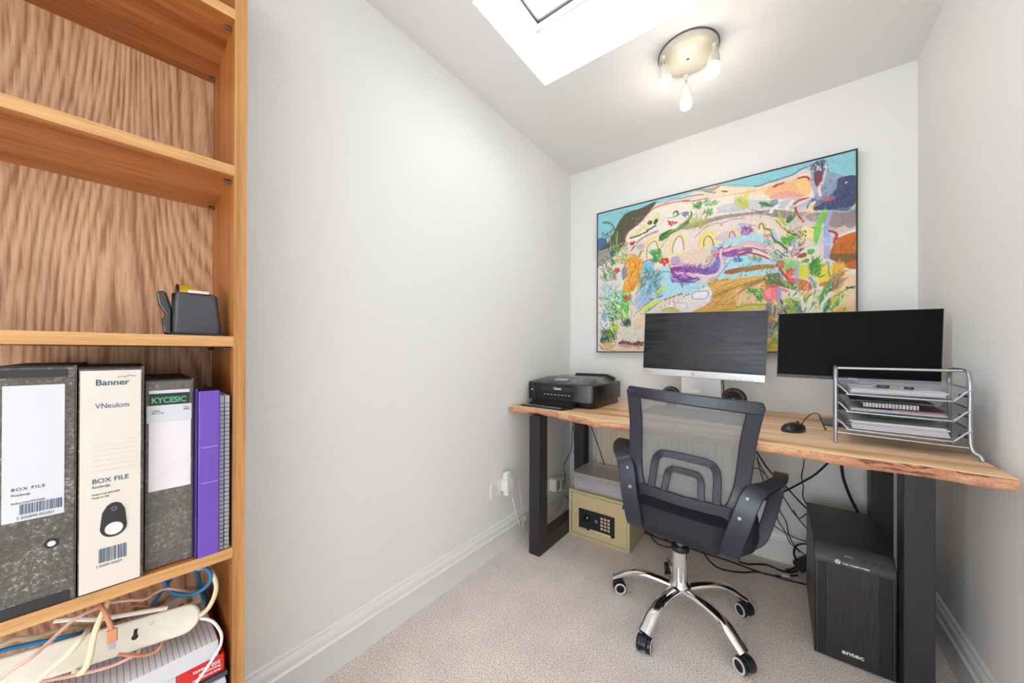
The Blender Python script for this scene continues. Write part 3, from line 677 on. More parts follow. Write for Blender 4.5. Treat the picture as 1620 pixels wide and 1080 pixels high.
# arms: continuous flat loop each side
for sg in (-1,1):
    pth = [(.150,-.150,-.052),(.152,-.205,-.030),(.160,-.232,.03),(.176,-.238,.10),(.192,-.230,.17),(.212,-.212,.208),(.245,-.165,.220),(.272,-.09,.226),(.280,-.01,.224),(.282,.045,.208),(.280,.06,.170),(.270,.035,.110),(.256,.0,.045),(.238,-.03,-.010),(.212,-.045,-.038)]
    M().strip([(sg*x,y,z) for x,y,z in pth], lambda t: .060 if t < .3 else .060-.018*min(1,(t-.3)/.2), .014, smooth=6).build('armrest', CHP, ch, .004, T=A3, seg=3)
    for x,h in ((.188,.186),(.172,.120)):
        M().lathe([(.0,.0035),(.004,.003),(.0068,0),(.0068,-.003),(.0,-.003)][::-1],18, A3@Matrix.Translation((sg*x,dd(h)-.036,h))@Matrix.Rotation(math.pi/2,4,'X')).build('bolt', 'silver', ch, smooth=True)
# seat cushion
def superloop(a, b_, n=48, p=3.2):
    out = []
    for k in range(n):
        t = 2*math.pi*k/n; c, s_ = math.cos(t), math.sin(t)
        out.append((a*abs(c)**(2/p)*(1 if c>=0 else -1), b_*abs(s_)**(2/p)*(1 if s_>=0 else -1)))
    return out
vs = []; fs = []; lev = [(-.052,.80),(-.050,.90),(-.030,.985),(-.005,1.0),(.020,.985),(.040,.93),(.052,.80),(.057,.55),(.058,.25),(.058,.01)]
for z,sc in lev:
    for x,y in superloop(.235*sc, .225*sc): vs.append((x, y+.005, z + (.012*(y/.22)**2 if z > .03 else 0)))
for j in range(len(lev)-1):
    for k in range(48): fs.append((j*48+k,j*48+(k+1)%48,(j+1)*48+(k+1)%48,(j+1)*48+k))
fs.append(tuple(range(47,-1,-1)))
FAB = mat('black_seat_fabric', (30,33,42), .75, bump=(1400,.5,.0006)); 
M().add(vs,fs).build('seat', FAB, ch, smooth=True, T=A3)
M().box(-.10,.10,-.12,.12,-.075,-.050).box(-.05,.05,-.06,.06,-.095,-.07).build('seat_mechanism', 'black', ch, .006, T=A3)
M().tube([(-.10,.0,-.078),(-.20,.01,-.082),(-.235,.012,-.078)], .005, 8, 4).box(-.262,-.232,.0,.026,-.086,-.072).build('height_lever', 'black', ch, smooth=False, T=A3)

# ================================================================== computer tower
tw = thing('computer_tower', 'black desktop computer tower standing under the right of desk', 'computer', (.104,1.630,0))
TWM = mat('black_steel_case', (38,46,54), .4, bump=(900,.05,.0002))
rbox(0,.200,.035,.430,.008,.385).build('case', TWM, tw, .002)
# front bezel, slanted top strip
M().prism([(.035,.004),(.006,.004),(0,.012),(0,.335),(.004,.352),(.035,.389)], 0,.200, ax=0).build('front_bezel', 'black', tw, .002)
def brushed():
    m = mat('brushed_black', (30,30,31), .38); nt = m.node_tree; b = nt.nodes['Principled BSDF']; L = nt.links.new
    tc = nt.nodes.new('ShaderNodeTexCoord'); mp = nt.nodes.new('ShaderNodeMapping'); mp.inputs['Scale'].default_value = (420,10,9); L(tc.outputs['Object'], mp.inputs[0])
    n = nt.nodes.new('ShaderNodeTexNoise'); n.inputs['Scale'].default_value = 1; n.inputs['Detail'].default_value = 3; L(mp.outputs[0], n.inputs['Vector'])
    r = ramp(nt, [(.3,(20,20,21)),(.7,(56,55,55))]); L(n.outputs[0], r.inputs[0]); L(r.outputs[0], b.inputs['Base Color']); return m
M().box(.030,.160,-.004,.001,.012,.330).build('front_door', brushed(), tw, .001)
M().box(.010,.030,-.002,.001,.012,.330).box(.160,.190,-.002,.001,.012,.330).build('door_side_panel', 'blackmatte', tw, .0008)
M().box(.006,.194,-.001,.0015,.330,.333).box(.006,.0085,-.001,.0015,.010,.332).box(.1915,.194,-.001,.0015,.010,.332).build('bezel_line', mat('dark_metal_line',(90,90,92),.3,metal=.6), tw)
lettering('antec', .020, frame3((.070,-.0045,.040),(1,0,0),(0,0,1)), 'whiteink', tw, sx=1.25, bold=.0004)
sl = (Vector((0,.031,.037))).normalized(); o_ = Vector((0,.004,.352))
Ts = frame3(o_, (1,0,0), sl)
lettering('CCL COMPUTERS', .0072, frame3((.072,-.0006,.338),(1,0,0),(0,0,1)), 'whiteink', tw, bold=.00015, sx=1.15)
lg = M()
Tl = frame3((.060,-.0004,.3425),(1,0,0),(0,0,1))
lg.ring(.0055,.0072,0,.0006,24,Tl)
for k in range(3):
    a = math.radians(90+120*k); lg.prism([(0,0),(.0056*math.cos(a-.5),.0056*math.sin(a-.5)),(.0056*math.cos(a+.5),.0056*math.sin(a+.5))],0,.0006,T=Tl)
lg.build('round_badge', 'whiteink', tw)
b = M(); b.tube([Ts@Vector((.088+.010*math.cos(t),.008+.006*math.sin(t),.0006)) for t in [math.radians(k) for k in range(0,181,15)]], .0007,6); b.build('power_button', 'silver', tw)
M().box(.116,.130,.008,.013,0,.0015,Ts).box(.142,.158,.008,.013,0,.0015,Ts).box(.171,.173,.004,.016,0,.0012,Ts).build('usb_port', 'blackgloss', tw)
for x in (.02,.16):
    for y in (.05,.38): rbox(x,x+.02,y,y+.03,0,.0085).build('foot', 'blackmatte', tw)

# ================================================================== safe + storage box
sf = thing('safe', 'small olive-beige electronic safe with black keypad on the carpet', 'safe', (-.972,1.842,0), -.01)
SAFE = mat('beige_safe_paint', (196,186,140), .4, bump=(900,.1,.0002)); SAFEB = mat('beige_safe_door', (206,186,144), .42)
b = M().box(0,.356,.012,.245,0,.260)
b.box(0,.016,0,.012,0,.260).box(.340,.356,0,.012,0,.260).box(.016,.340,0,.012,0,.014).box(.016,.340,0,.012,.246,.260)
b.build('body', SAFE, sf, .0008)
dr = rbox(.0195,.3385,.001,.0125,.0165,.2435).build('door', SAFEB, sf, .0008)
rbox(.065,.275,-.006,.001,.054,.166).build('keypad_panel', 'blackmatte', dr, .003)
M().lathe([(.0,.016),(.012,.015),(.018,.010),(.020,0)][::-1],24,Matrix.Translation((.115,-.006,.120))@Matrix.Rotation(math.pi/2,4,'X')).box(.111,.119,-.028,-.010,.102,.138).build('turn_knob', 'blackgloss', dr, smooth=True)
M().ring(.003,.0085,0,.002,24,Matrix.Translation((.172,-.006,.118))@Matrix.Rotation(math.pi/2,4,'X')).build('key_lock', 'silver', dr, smooth=True)
BTN = mat('cream_key', (232,206,178), .5)
for r_ in range(4):
    for c_ in range(3):
        k = rbox(.198+c_*.0195,.211+c_*.0195,-.008,-.0055,.137-r_*.0185,.149-r_*.0185).build('key', BTN, dr, .001)
        lettering('123456789*0#'[r_*3+c_], .009, frame3((.2015+c_*.0195,-.0083,.1398-r_*.0185),(1,0,0),(0,0,1)), 'ink', k, name='digit')
b = M()
for c_ in range(3): b.lathe([(.0018,0),(.0018,.001)],10,Matrix.Translation((.2045+c_*.0195,-.006,.157))@Matrix.Rotation(math.pi/2,4,'X'))
b.build('indicator_light', 'redink', dr)
lettering('electronic safe', .0078, frame3((.070,-.0064,.058),(1,0,0),(0,0,1)), 'whiteink', dr, bold=.0002)
M().box(.135,.255,-.0066,-.0062,.056,.066).build('yellow_label', mat('straw_label',(222,212,160),.5), dr)
lettering('SECURITY', .0068, frame3((.138,-.0069,.0585),(1,0,0),(0,0,1)), 'ink', dr)
CLR = mat('clear_plastic', (226,222,226), .12, spec=.6, alpha=.32)
bx = thing('storage_box', 'clear plastic storage box with papers on top of the safe', 'storage box', (-.950,1.862,.2612), -.01)
w, d, h = .345,.215,.095
b = M()
for a in ((0,w,0,.003,.0,h-.022),(0,w,d-.003,d,.0,h-.022),(0,.003,.003,d-.003,.0,h-.022),(w-.003,w,.003,d-.003,.0,h-.022),(0,w,0,d,0,.003)): b.box(a[0],a[1],a[2],a[3],a[4],a[5])
b.build('tub', CLR, bx, .001)
M().box(-.008,w+.008,-.008,d+.008,h-.022,h-.004).build('lid', mat('frosted_lid', (214,206,200), .14, spec=.6, alpha=.45), bx, .003)
M().box(-.008,w+.008,-.008,-.002,h-.004,h).box(-.008,w+.008,d+.002,d+.008,h-.004,h).box(-.008,-.002,-.002,d+.002,h-.004,h).box(w+.002,w+.008,-.002,d+.002,h-.004,h).build('lid_rim', mat('frosted_rim',(210,206,204),.2,alpha=.8), bx)
M().box(-.012,-.006,.05,d-.01,h-.012,h+.003).build('clip', mat('blue_clip',(40,50,150),.3), bx, .001)
pp = thing('paper_bundle', 'loose white papers lying inside the clear storage box', 'papers', (-.942,1.870,.2655), -.01)
for k in range(7):
    T = Matrix.Translation((.004+.002*k,.003,.002+.0055*k))@Matrix.Rotation(math.radians((k%3-1)*1.0),4,'Z')@Matrix.Rotation(math.radians(.5*(k%4)),4,'Y')
    M().box(.004,.31,.004,.185,0,.0035 if k<6 else .001,T).build('sheet', 'paper' if k%2 else 'greypaper', pp)

# ================================================================== radiator
ra_ = thing('radiator', 'cream ribbed panel radiator on the back wall below desk', 'radiator', (-.935,2.135,.15))
b = M(); W_ = .78; n = 22
prof = []
for k in range(n):
    x = W_*k/n; s_ = W_/n; prof += [(x+.001,.006),(x+.006,0),(x+s_-.006,0),(x+s_-.001,.006)]
b.prism(prof+[(W_,.02),(0,.02)], 0, .545)
RADM = mat('warm_white_radiator', (222,210,190), .35)
b.build('panel', RADM, ra_)
M().box(-.004,W_+.004,.0,.085,.545,.556).build('top_grille', RADM, ra_, .002); M().box(-.003,0,.004,.085,0,.545).box(W_,W_+.003,.004,.085,0,.545).build('side_panel', RADM, ra_)
M().box(.08,.11,.02,.112,.05,.5).box(W_-.11,W_-.08,.02,.112,.05,.5).build('bracket', 'trim', ra_)
M().tube([(.02,.05,.0),(.02,.05,-.12),(.02,.05,-.1495)], .0075, 10).build('pipe', 'trim', ra_, smooth=True)

# ================================================================== monitors
def monitor(name, label, o, w, h, roll, chin, chinm, bez, T0):
    t = thing(name, label, 'monitor', o, rot=(0, roll, 0))
    return t
def zc(T, x0,x1,y0,y1,z0,z1): return M().box(x0,x1,y0,y1,z0,z1)
hp = thing('monitor', 'monitor with silver chin and smeared dusty screen behind the chair', 'monitor', (-.3105,1.930,.9295), rot=(0,math.radians(2.15),0))
w, h, c = .534,.324,.034
rbox(-w/2,w/2,.006,.030,0,h).build('rear_shell', 'black', hp, .004); rbox(-w/2+.05,w/2-.05,.03,.055,.04,h-.05).build('rear_bulge', 'black', hp, .01)
def smear():
    m = mat('smeared_screen', (14,15,18), .25, spec=.3); nt = m.node_tree; b = nt.nodes['Principled BSDF']; L = nt.links.new
    tc = nt.nodes.new('ShaderNodeTexCoord'); mp = nt.nodes.new('ShaderNodeMapping'); mp.inputs['Scale'].default_value = (4,1,60); mp.inputs['Rotation'].default_value = (0,.12,0); L(tc.outputs['Object'], mp.inputs[0])
    n = nt.nodes.new('ShaderNodeTexNoise'); n.inputs['Scale'].default_value = 1.2; n.inputs['Detail'].default_value = 5; n.inputs['Distortion'].default_value = .8; L(mp.outputs[0], n.inputs['Vector'])
    r = ramp(nt, [(.3,.16),(.7,.40)]); L(n.outputs[0], r.inputs[0]); L(r.outputs[0], b.inputs['Roughness'])
    r2 = ramp(nt, [(.3,(30,31,35)),(.75,(46,49,55))]); L(n.outputs[0], r2.inputs[0]); L(r2.outputs[0], b.inputs['Base Color']); return m
rbox(-w/2+.004,w/2-.004,.003,.006,c,h-.004).build('screen', smear(), hp)
b = M().box(-w/2,-w/2+.004,0,.008,c,h).box(w/2-.004,w/2,0,.008,c,h).box(-w/2,w/2,0,.008,h-.004,h); b.build('bezel', 'black', hp)
SILV = mat('satin_silver', (196,197,198), .3, metal=.55)
rbox(-w/2,w/2,-.002,.010,0,c).build('chin', SILV, hp, .002)
M().ring(.0070,.0080,0,.0005,28,frame3((-.025,-.0025,.017),(1,0,0),(0,0,1))).build('round_badge', 'steel', hp)
lettering('hp', .013, frame3((-.0305,-.0024,.0135),(1,0,0),(0,0,1)), 'steel', hp)
b = M()
for k in range(5): b.box(.125+k*.022,.135+k*.022,-.0030,-.0018,.004,.0055)
b.build('control_button', 'ink', hp)
lettering('EliteDisplay E231', .0055, frame3((-.255,-.0024,.014),(1,0,0),(0,0,1)), 'steel', hp)
# stand (upright although the head is tilted)
Ti = Matrix.Rotation(-math.radians(2.15),4,'Y')
b = M(); b.prism([(-.090,-.172),(-.092,.03),(.092,.03),(.094,-.172)], .052,.068, ax=1)
b.build('stand_neck', SILV, hp, .004, T=Ti)
M().prism([(-.038+.008*math.cos(a)*(1), -.070+.008*math.sin(a)) for a in [math.radians(k) for k in range(90,271,20)]]+[(-.006+.008*math.cos(a), -.070+.008*math.sin(a)) for a in [math.radians(k) for k in range(-90,91,20)]], .0495,.0525, ax=1).build('cable_slot', 'white', hp, T=Ti)
rbox(-.085,.085,-.008,.17,-.1715,-.162).build('stand_base', SILV, hp, .004, T=Ti)
M().tube([(.096,.05,.02),(.100,.055,-.03),(.104,.058,-.08)],.0025,8,5).build('video_lead','black',hp,smooth=True,T=Ti)
de = thing('monitor', 'slim black monitor standing behind the silver letter tray', 'monitor', (.2250,1.868,.9485), rot=(0,math.radians(1.35),0))
w, h = .456,.266
rbox(-w/2,w/2,.004,.016,0,h).build('rear_shell', 'steel', de, .002); rbox(-.13,.13,.016,.045,.03,.18).build('rear_bulge', 'black', de, .008)
rbox(-w/2+.002,w/2-.002,.001,.004,.013,h-.002).build('screen', mat('matte_black_screen',(8,8,8),.5,spec=.10), de)
rbox(-w/2,w/2,-.001,.005,0,.013).build('chin', mat('dark_slate_bezel',(54,54,62),.4), de, .001)
b = M().box(-w/2,-w/2+.002,0,.006,.013,h).box(w/2-.002,w/2,0,.006,.013,h).box(-w/2,w/2,0,.006,h-.002,h); b.build('bezel', mat('dark_slate_bezel2',(40,40,44),.35), de)
lettering('DELL', .010, frame3((-.008,-.0016,.0025),(1,0,0),(0,0,1)), 'whiteink', de, sx=1.3, bold=.0002)
Ti = Matrix.Rotation(-math.radians(1.35),4,'Y')
M().prism([(-.03,-.186),(-.03,.05),(.03,.05),(.03,-.186)], .045,.070, ax=1).build('stand_neck', 'black', de, .004, T=Ti)
rbox(-.075,.135,.045,.235,-.1912,-.184).build('stand_base', mat('dark_grey_base',(72,75,82),.35), de, .002, T=Ti)

# speakers, keyboard, mouse
for i,(x,y,lab,r_) in enumerate(((-.475,2.10,'small round black desk speaker left of the silver monitor stand',.050),(-.172,2.06,'round black desk speaker with ribbed ring, right of monitor stand',.056))):
    t = thing('desk_speaker', lab, 'speaker', (x,y,DT), math.radians(-6-6*i), 'pair of round desk speakers')
    cz = r_+.010; Tr = Matrix.Translation((0,0,cz))@Matrix.Rotation(math.radians(82),4,'X')
    M().lathe([(.0,-.035),(r_*.7,-.032),(r_*.95,-.012),(r_,.0),(r_*.99,.012),(r_*.9,.018),(r_*.62,.012)],40,Tr).build('housing','black',t,smooth=True)
    M().lathe([(r_*.62,.010),(r_*.4,.004),(r_*.22,.010),(.0,.014)],36,Tr).build('cone', mat('grey_cone',(150,150,156),.4),t,smooth=True)
    b = M()
    for k in range(28):
        a = 2*math.pi*k/28; T = Tr@Matrix.Rotation(a,4,'Z')@Matrix.Translation((r_*.80,0,.0175)); b.box(-.006,.006,-.0013,.0013,-.002,.0015,T)
    b.build('ribbed_ring', mat('light_grey_rib',(170,172,176),.4), t)
    M().lathe([(.030,.0),(.030,.006),(.015,.014),(.012,cz*.6)],28).build('foot','black',t,smooth=True)
kb = thing('keyboard', 'black computer keyboard seen through the mesh chair back', 'keyboard', (-.305,1.805,DT), math.radians(-12))
b = M(); b.prism([(-.075,0),(.075,0),(.075,.026),(-.075,.012)], -.222,.222, ax=0); b.build('case','black',kb,.003)
b = M()
for r_ in range(6):
    for c_ in range(21):
        if (r_ == 0 and 4 < c_ < 10): continue
        x = -.212+c_*.0203; y = -.062+r_*.0205; z = .0125+(y+.075)/.15*.014
        b.box(x,x+.0165,y,y+.0165,z,z+.005)
b.build('keys', mat('keycap_plastic',(40,42,50),.5), kb)
ms = thing('mouse', 'black computer mouse on the desk right of the chair', 'mouse', (.048,1.712,DT), math.radians(-25))
vs = []; fs = []; lv = [(.0,.96),(.008,1.0),(.018,.93),(.026,.74),(.031,.45),(.033,.15),(.0333,.0)]
for z,sc in lv:
    for x,y in superloop(.031*sc,.054*sc,32,2.4): vs.append((x,y,z-(.006*(y/.054) if z>.015 else 0)*-.5))
for j in range(len(lv)-1):
    for k in range(32): fs.append((j*32+k,j*32+(k+1)%32,(j+1)*32+(k+1)%32,(j+1)*32+k))
fs.append(tuple(range(31,-1,-1)))
M().add(vs,fs).build('shell', mat('mouse_plastic',(34,36,46),.25), ms, smooth=True)
M().lathe([(.007,-.0025),(.007,.0025)],16,Matrix.Translation((0,.032,.029))@Matrix.Rotation(math.pi/2,4,'Y')).build('scroll_wheel','blackmatte',ms,smooth=True)
M().tube([Vector((.0,.052,.010)),Vector((.004,.075,.035)),Vector((.018,.098,.060)),Vector((.036,.105,.062)),Vector((.048,.10,.040)),Vector((.05,.125,.004)),Vector((.04,.16,.003))],.0018,8,7).build('cord','black',ms,smooth=True)

# ================================================================== printer
pr_ = thing('printer', 'black all-in-one inkjet printer with open paper tray on desk', 'printer', (-1.156,1.690,DT))
w, d, h = .405,.385,.128
PB = mat('printer_satin_black', (46,46,50), .3)
vs_b = [(0,.0,.006),(w,.0,.006),(w,d,.006),(0,d,.006)]
b = M()
out = [(0,0),(w-.03,0),(w-.008,.012),(w,.04),(w,d),(0,d)]
b.prism(out, .03, h-.004); b.prism([(.012,.02),(w-.03,.012),(w-.012,.03),(w-.008,.05),(w-.008,d-.02),(.012,d-.02)], .002,.03)
b.build('body', mat('printer_gloss_black',(18,18,20),.24,spec=.5), pr_, .003, seg=3)
# lid: tapered
b = M(); b.hexa([(0,.03,h-.004),(w,.03,h-.004),(w,d,h-.004),(0,d,h-.004)], [(.055,.12,h+.026),(w-.075,.12,h+.026),(w-.065,d-.05,h+.026),(.055,d-.05,h+.026)])
b.build('scanner_lid', mat('lid_black',(74,72,70),.22), pr_, .003)
b = M(); b.hexa([(.0,-.006,h-.008),(w-.028,-.006,h-.008),(w,.034,h-.004),(0,.034,h-.004)], [(.004,.0,h),(w-.032,.0,h),(w-.040,.118,h+.0245),(.056,.118,h+.0265)])
cp_ = b.build('control_panel', mat('panel_black',(52,52,56),.25), pr_, .001)
def ptop(x,y): return h+.0015+ (y)/.118*.0262
def ppl(x0,x1,y0,y1,m,nm,t=.0012):
    M().hexa([(x0,y0,ptop(0,y0)),(x1,y0,ptop(0,y0)),(x1,y1,ptop(0,y1)),(x0,y1,ptop(0,y1))],[(x0,y0,ptop(0,y0)+t),(x1,y0,ptop(0,y0)+t),(x1,y1,ptop(0,y1)+t),(x0,y1,ptop(0,y1)+t)]).build(nm,m,cp_)
ppl(.145,.225,.040,.085,mat('grey_display',(158,158,162),.2),'display')
for x,y,s_ in ((.085,.06,.006),(.112,.055,.008),(.165,.022,.006),(.195,.020,.006),(.255,.06,.006),(.285,.078,.009),(.30,.055,.005),(.262,.03,.005),(.275,.028,.008),(.315,.03,.006),(.305,.075,.005)):
    ppl(x,x+s_*1.5,y,y+s_,mat('button_grey',(168,168,172),.3),'button')
rbox(.02,w-.115,-.002,.004,.078,.110).build('front_cover','blackmatte',pr_,.001); rbox(.085,w-.110,-.004,0,.086,.108).build('nameplate',PB,pr_,.001)
lettering('Canon', .0175, frame3((.170,-.0045,.0925),(1,0,0),(0,0,1)), 'whiteink', pr_, bold=.0006)
rbox(.07,w-.115,-.0022,.002,.040,.078).build('output_slot', mat('slot_black',(8,8,9),.5), pr_)
b = M()
for k in range(8): b.box(.105+k*.022,.117+k*.022,-.003,-.002,.062,.065)
b.build('slot_marks', 'whiteink', pr_)
M().box(.035,.043,-.006,0,.03,.118).build('card_door','blackgloss',pr_,.001); M().box(.02,.034,-.003,0,.082,.086).build('card_mark','whiteink',pr_)
b = M(); b.hexa([(.045,-.062,.0015),(w-.100,-.062,.0015),(w-.100,.0,.010),(.045,.0,.010)],[(.045,-.066,.012),(w-.100,-.066,.012),(w-.100,.0,.032),(.045,.0,.032)])
tr = b.build('paper_tray', 'black', pr_, .002)
b = M(); b.hexa([(.015,-.100,.001),(w-.125,-.125,.001),(w-.105,-.055,.0015),(.035,-.055,.0015)],[(.015,-.100,.009),(w-.125,-.125,.010),(w-.105,-.055,.016),(.035,-.055,.016)])
b.build('output_flap', 'blackgloss', tr, .002)
M().hexa([(.030,-.098,.0092),(w-.130,-.121,.0102),(w-.128,-.100,.0118),(.036,-.080,.0122)],[(.030,-.098,.0102),(w-.130,-.121,.0112),(w-.128,-.100,.0128),(.036,-.080,.0132)]).build('flap_edge', 'silver', tr)
b = M(); b.prism([(.12,h+.022),(.13,h+.038),(.33,h+.038),(.38,h+.020),(.38,h),(.12,h)], d-.045,d-.012, ax=1)
b.build('rear_feed_cover','black',pr_,.004)

# ================================================================== letter tray
lt = thing('letter_tray', 'three-tier silver mesh letter tray at the right end of desk', 'letter tray', (.154,1.578,DT+.0022), math.radians(-5))
SV = 'silver'; TWd = .276; TD = .232
def leg(x, kink):
    P = [(x-.0*kink,-.004,0),(x,0,.012),(x,0,.03),(x,0,.19),(x,.004,.222),(x,.018,.240),(x,.05,.245),(x,TD-.05,.245),(x,TD-.018,.240),(x,TD-.004,.222),(x,TD,.19),(x,TD,.03),(x,TD+.002,.0)]
    if kink: P[0] = (x+.020,-.010,0); P[1] = (x+.016,-.007,.012); P[2] = (x+.001,0,.04)
    return M().tube(P, .0052, 12, 5)
leg(0,0).build('side_frame', SV, lt, smooth=True); leg(TWd,1).build('side_frame', SV, lt, smooth=True)
M().tube([(0,.05,.244),(TWd,.05,.244)],.0042,10).build('top_rail', SV, lt, smooth=True)
M().tube([(0,0,.034),(TWd,0,.030)],.0032,10).build('lower_rail', SV, lt, smooth=True); M().tube([(0,TD,.034),(TWd,TD,.030)],.0032,10).build('lower_rail', SV, lt, smooth=True)
WIRE = mesh_fabric('wire_mesh', (176,178,184), .0034, .25, 0)
def wire_xy():
    m = MESHX = mesh_fabric('wire_mesh_flat', (176,178,184), .0034, .25, 0); nt = m.node_tree
    sp = [n for n in nt.nodes if n.type == 'SEPXYZ'][0]
    for l in list(nt.links):
        if l.from_node == sp and l.from_socket.name == 'Z':
            ts = l.to_socket; nt.links.remove(l); nt.links.new(sp.outputs[1], ts)
    return m
WXY = wire_xy()
TRIM = 'black'
for k,z in enumerate((.048,.106,.162)):
    f0 = [(.004,.0,z+.028),(.014,-.003,z+.020),(.030,-.006,z+.002),(.042,-.006,z-.001),(TWd-.045,-.006,z-.004),(TWd-.028,-.006,z),(TWd-.008,-.004,z+.022),(TWd+.004,-.002,z+.030)]
    tr = M().tube(f0, .0028, 10, 4).build('tray', SV, lt, smooth=True)
    M().tube([(.004,0,z+.028),(.004,TD,z+.036),(TWd-.004,TD,z+.036),(TWd+.004,-.002,z+.030)], .0020, 8).build('tray_rim', SV if k == 2 else TRIM, tr, smooth=True)
    M().add([(.03,-.006,z+.001),(TWd-.03,-.006,z-.002),(TWd-.03,TD,z+.001),(.03,TD,z+.001)],[(0,1,2,3)]).build('mesh_floor', WXY, tr)
    M().add([(.03,TD,z+.001),(TWd-.03,TD,z+.001),(TWd-.004,TD,z+.036),(.004,TD,z+.036)],[(0,1,2,3)]).build('mesh_back', WIRE, tr)
    M().add([(.03,-.006,z),(.004,0,z+.028),(.004,TD,z+.036),(.03,TD,z+.001)],[(0,1,2,3)]).build('mesh_side', WXY, tr); M().add([(TWd-.03,-.006,z),(TWd+.004,0,z+.030),(TWd-.004,TD,z+.036),(TWd-.03,TD,z+.001)],[(0,1,2,3)]).build('mesh_side', WXY, tr)
    M().tube([(TWd-.02,0,z+.016),(TWd,0,z+.010)],.003,8).build('hook', 'black', tr)
ltm = Matrix.Translation((.154,1.578,DT+.0026))@Matrix.Rotation(math.radians(-5),4,'Z')
def sheaf(name, label, cat, x0,x1,y0,y1,z,n,t,m1,m2,seed,curl=0.0,group=None):
    rr = random.Random(seed); o = thing(name, label, cat, ltm@Vector((x0,y0,z)), math.radians(-5), group); w=x1-x0; d=y1-y0
    for k in range(n):
        T = Matrix.Translation((rr.uniform(-.004,.004), rr.uniform(-.004,.003), k*t*1.25))@Matrix.Rotation(rr.uniform(-.02,.02),4,'Z')
        nu = 10; vs = []
        for i in range(nu+1):
            u = i/nu; zz = curl*(max(0,u-.6)/.4)**2*(1 if k == n-1 else .3) 
            for y in (0,d):
                vs += [(u*w,y,zz),(u*w,y,zz+t)]
        fs = []
        for i in range(nu):
            a = i*4; c = a+4; fs += [(a,a+2,c+2,c),(a+1,c+1,c+3,a+3),(a,c,c+1,a+1),(a+2,a+3,c+3,c+2)]
        fs += [(0,1,3,2),(nu*4,nu*4+2,nu*4+3,nu*4+1)]
        M().add(vs,fs).build('sheet', (m1,m2)[rr.random()<.35], o, T=T)
    return o
sheaf('paper_bundle','white papers filling the top tier of the letter tray','papers',.036,.236,.004,.215,.1645,5,.0028,'paper','greypaper',1,.0)
sheaf('paper_bundle','grey-white loose papers in the lowest tier of the tray','papers',.036,.238,.004,.215,.0505,6,.0036,'greypaper','paper',2,.0)
sheaf('paper_bundle','few loose papers under the spiral notebook in middle tier','papers',.036,.236,.004,.215,.1085,3,.0024,'greypaper','paper',3)
MAR = mat('maroon_card', (128,72,88), .5)
sheaf('maroon_folder','maroon card folder on right side of the middle tier','folder',.130,.240,.006,.200,.1180,1,.003,MAR,MAR,4)
kn = thing('spiral_notebook','white spiral notebook, black-ringed edge facing out, middle tray tier','notebook', ltm@Vector((.066,.008,.1222)), math.radians(-5))
rbox(0,.118,.006,.17,0,.014).build('pages','paper',kn,.0008)
b = M()
for k in range(16):
    x = .004+k*.0072; b.tube([(x,.007+.008*math.cos(a),.007+.0085*math.sin(a)) for a in [2*math.pi*q_/12 for q_ in range(12)]], .0008,6,closed=True)
b.build('wire_binding','ink',kn,smooth=True)
sheaf('black_folder','black plastic wallet lying over the spiral notebook','folder',.034,.215,.030,.205,.1388,1,.003,'black','black',5)
sheaf('green_pouch','small green pouch lying behind papers in the lowest tier','pouch',.085,.160,.11,.19,.0790,1,.012,mat('green_cloth',(62,120,52),.7),mat('green_cloth2',(62,120,52),.7),6)
ky = thing('key_bunch','bunch of keys with black fob and orange tag on papers','keys', ltm@Vector((.112,.045,.1835)), math.radians(-10))
M().prism([(x,y) for x,y in superloop(.014,.008,20,2.6)],0,.008).build('key_fob','black',ky,.001,smooth=False)
M().prism([(x+.055,y-.006) for x,y in superloop(.010,.006,20,2.6)],0,.007).build('key_fob','black',ky,.001)
M().box(.016,.034,-.004,.004,0,.005).build('orange_tag', mat('orange_tag',(206,132,70),.5), ky,.001)
M().ring(.006,.008,.001,.003,20,Matrix.Translation((.040,0,.001))).build('key_ring','silver',ky,smooth=True)
M().box(-.050,-.014,.002,.007,.001,.003).ring(.0,.006,.001,.003,16,Matrix.Translation((-.016,.004,0))).build('key','steel',ky)

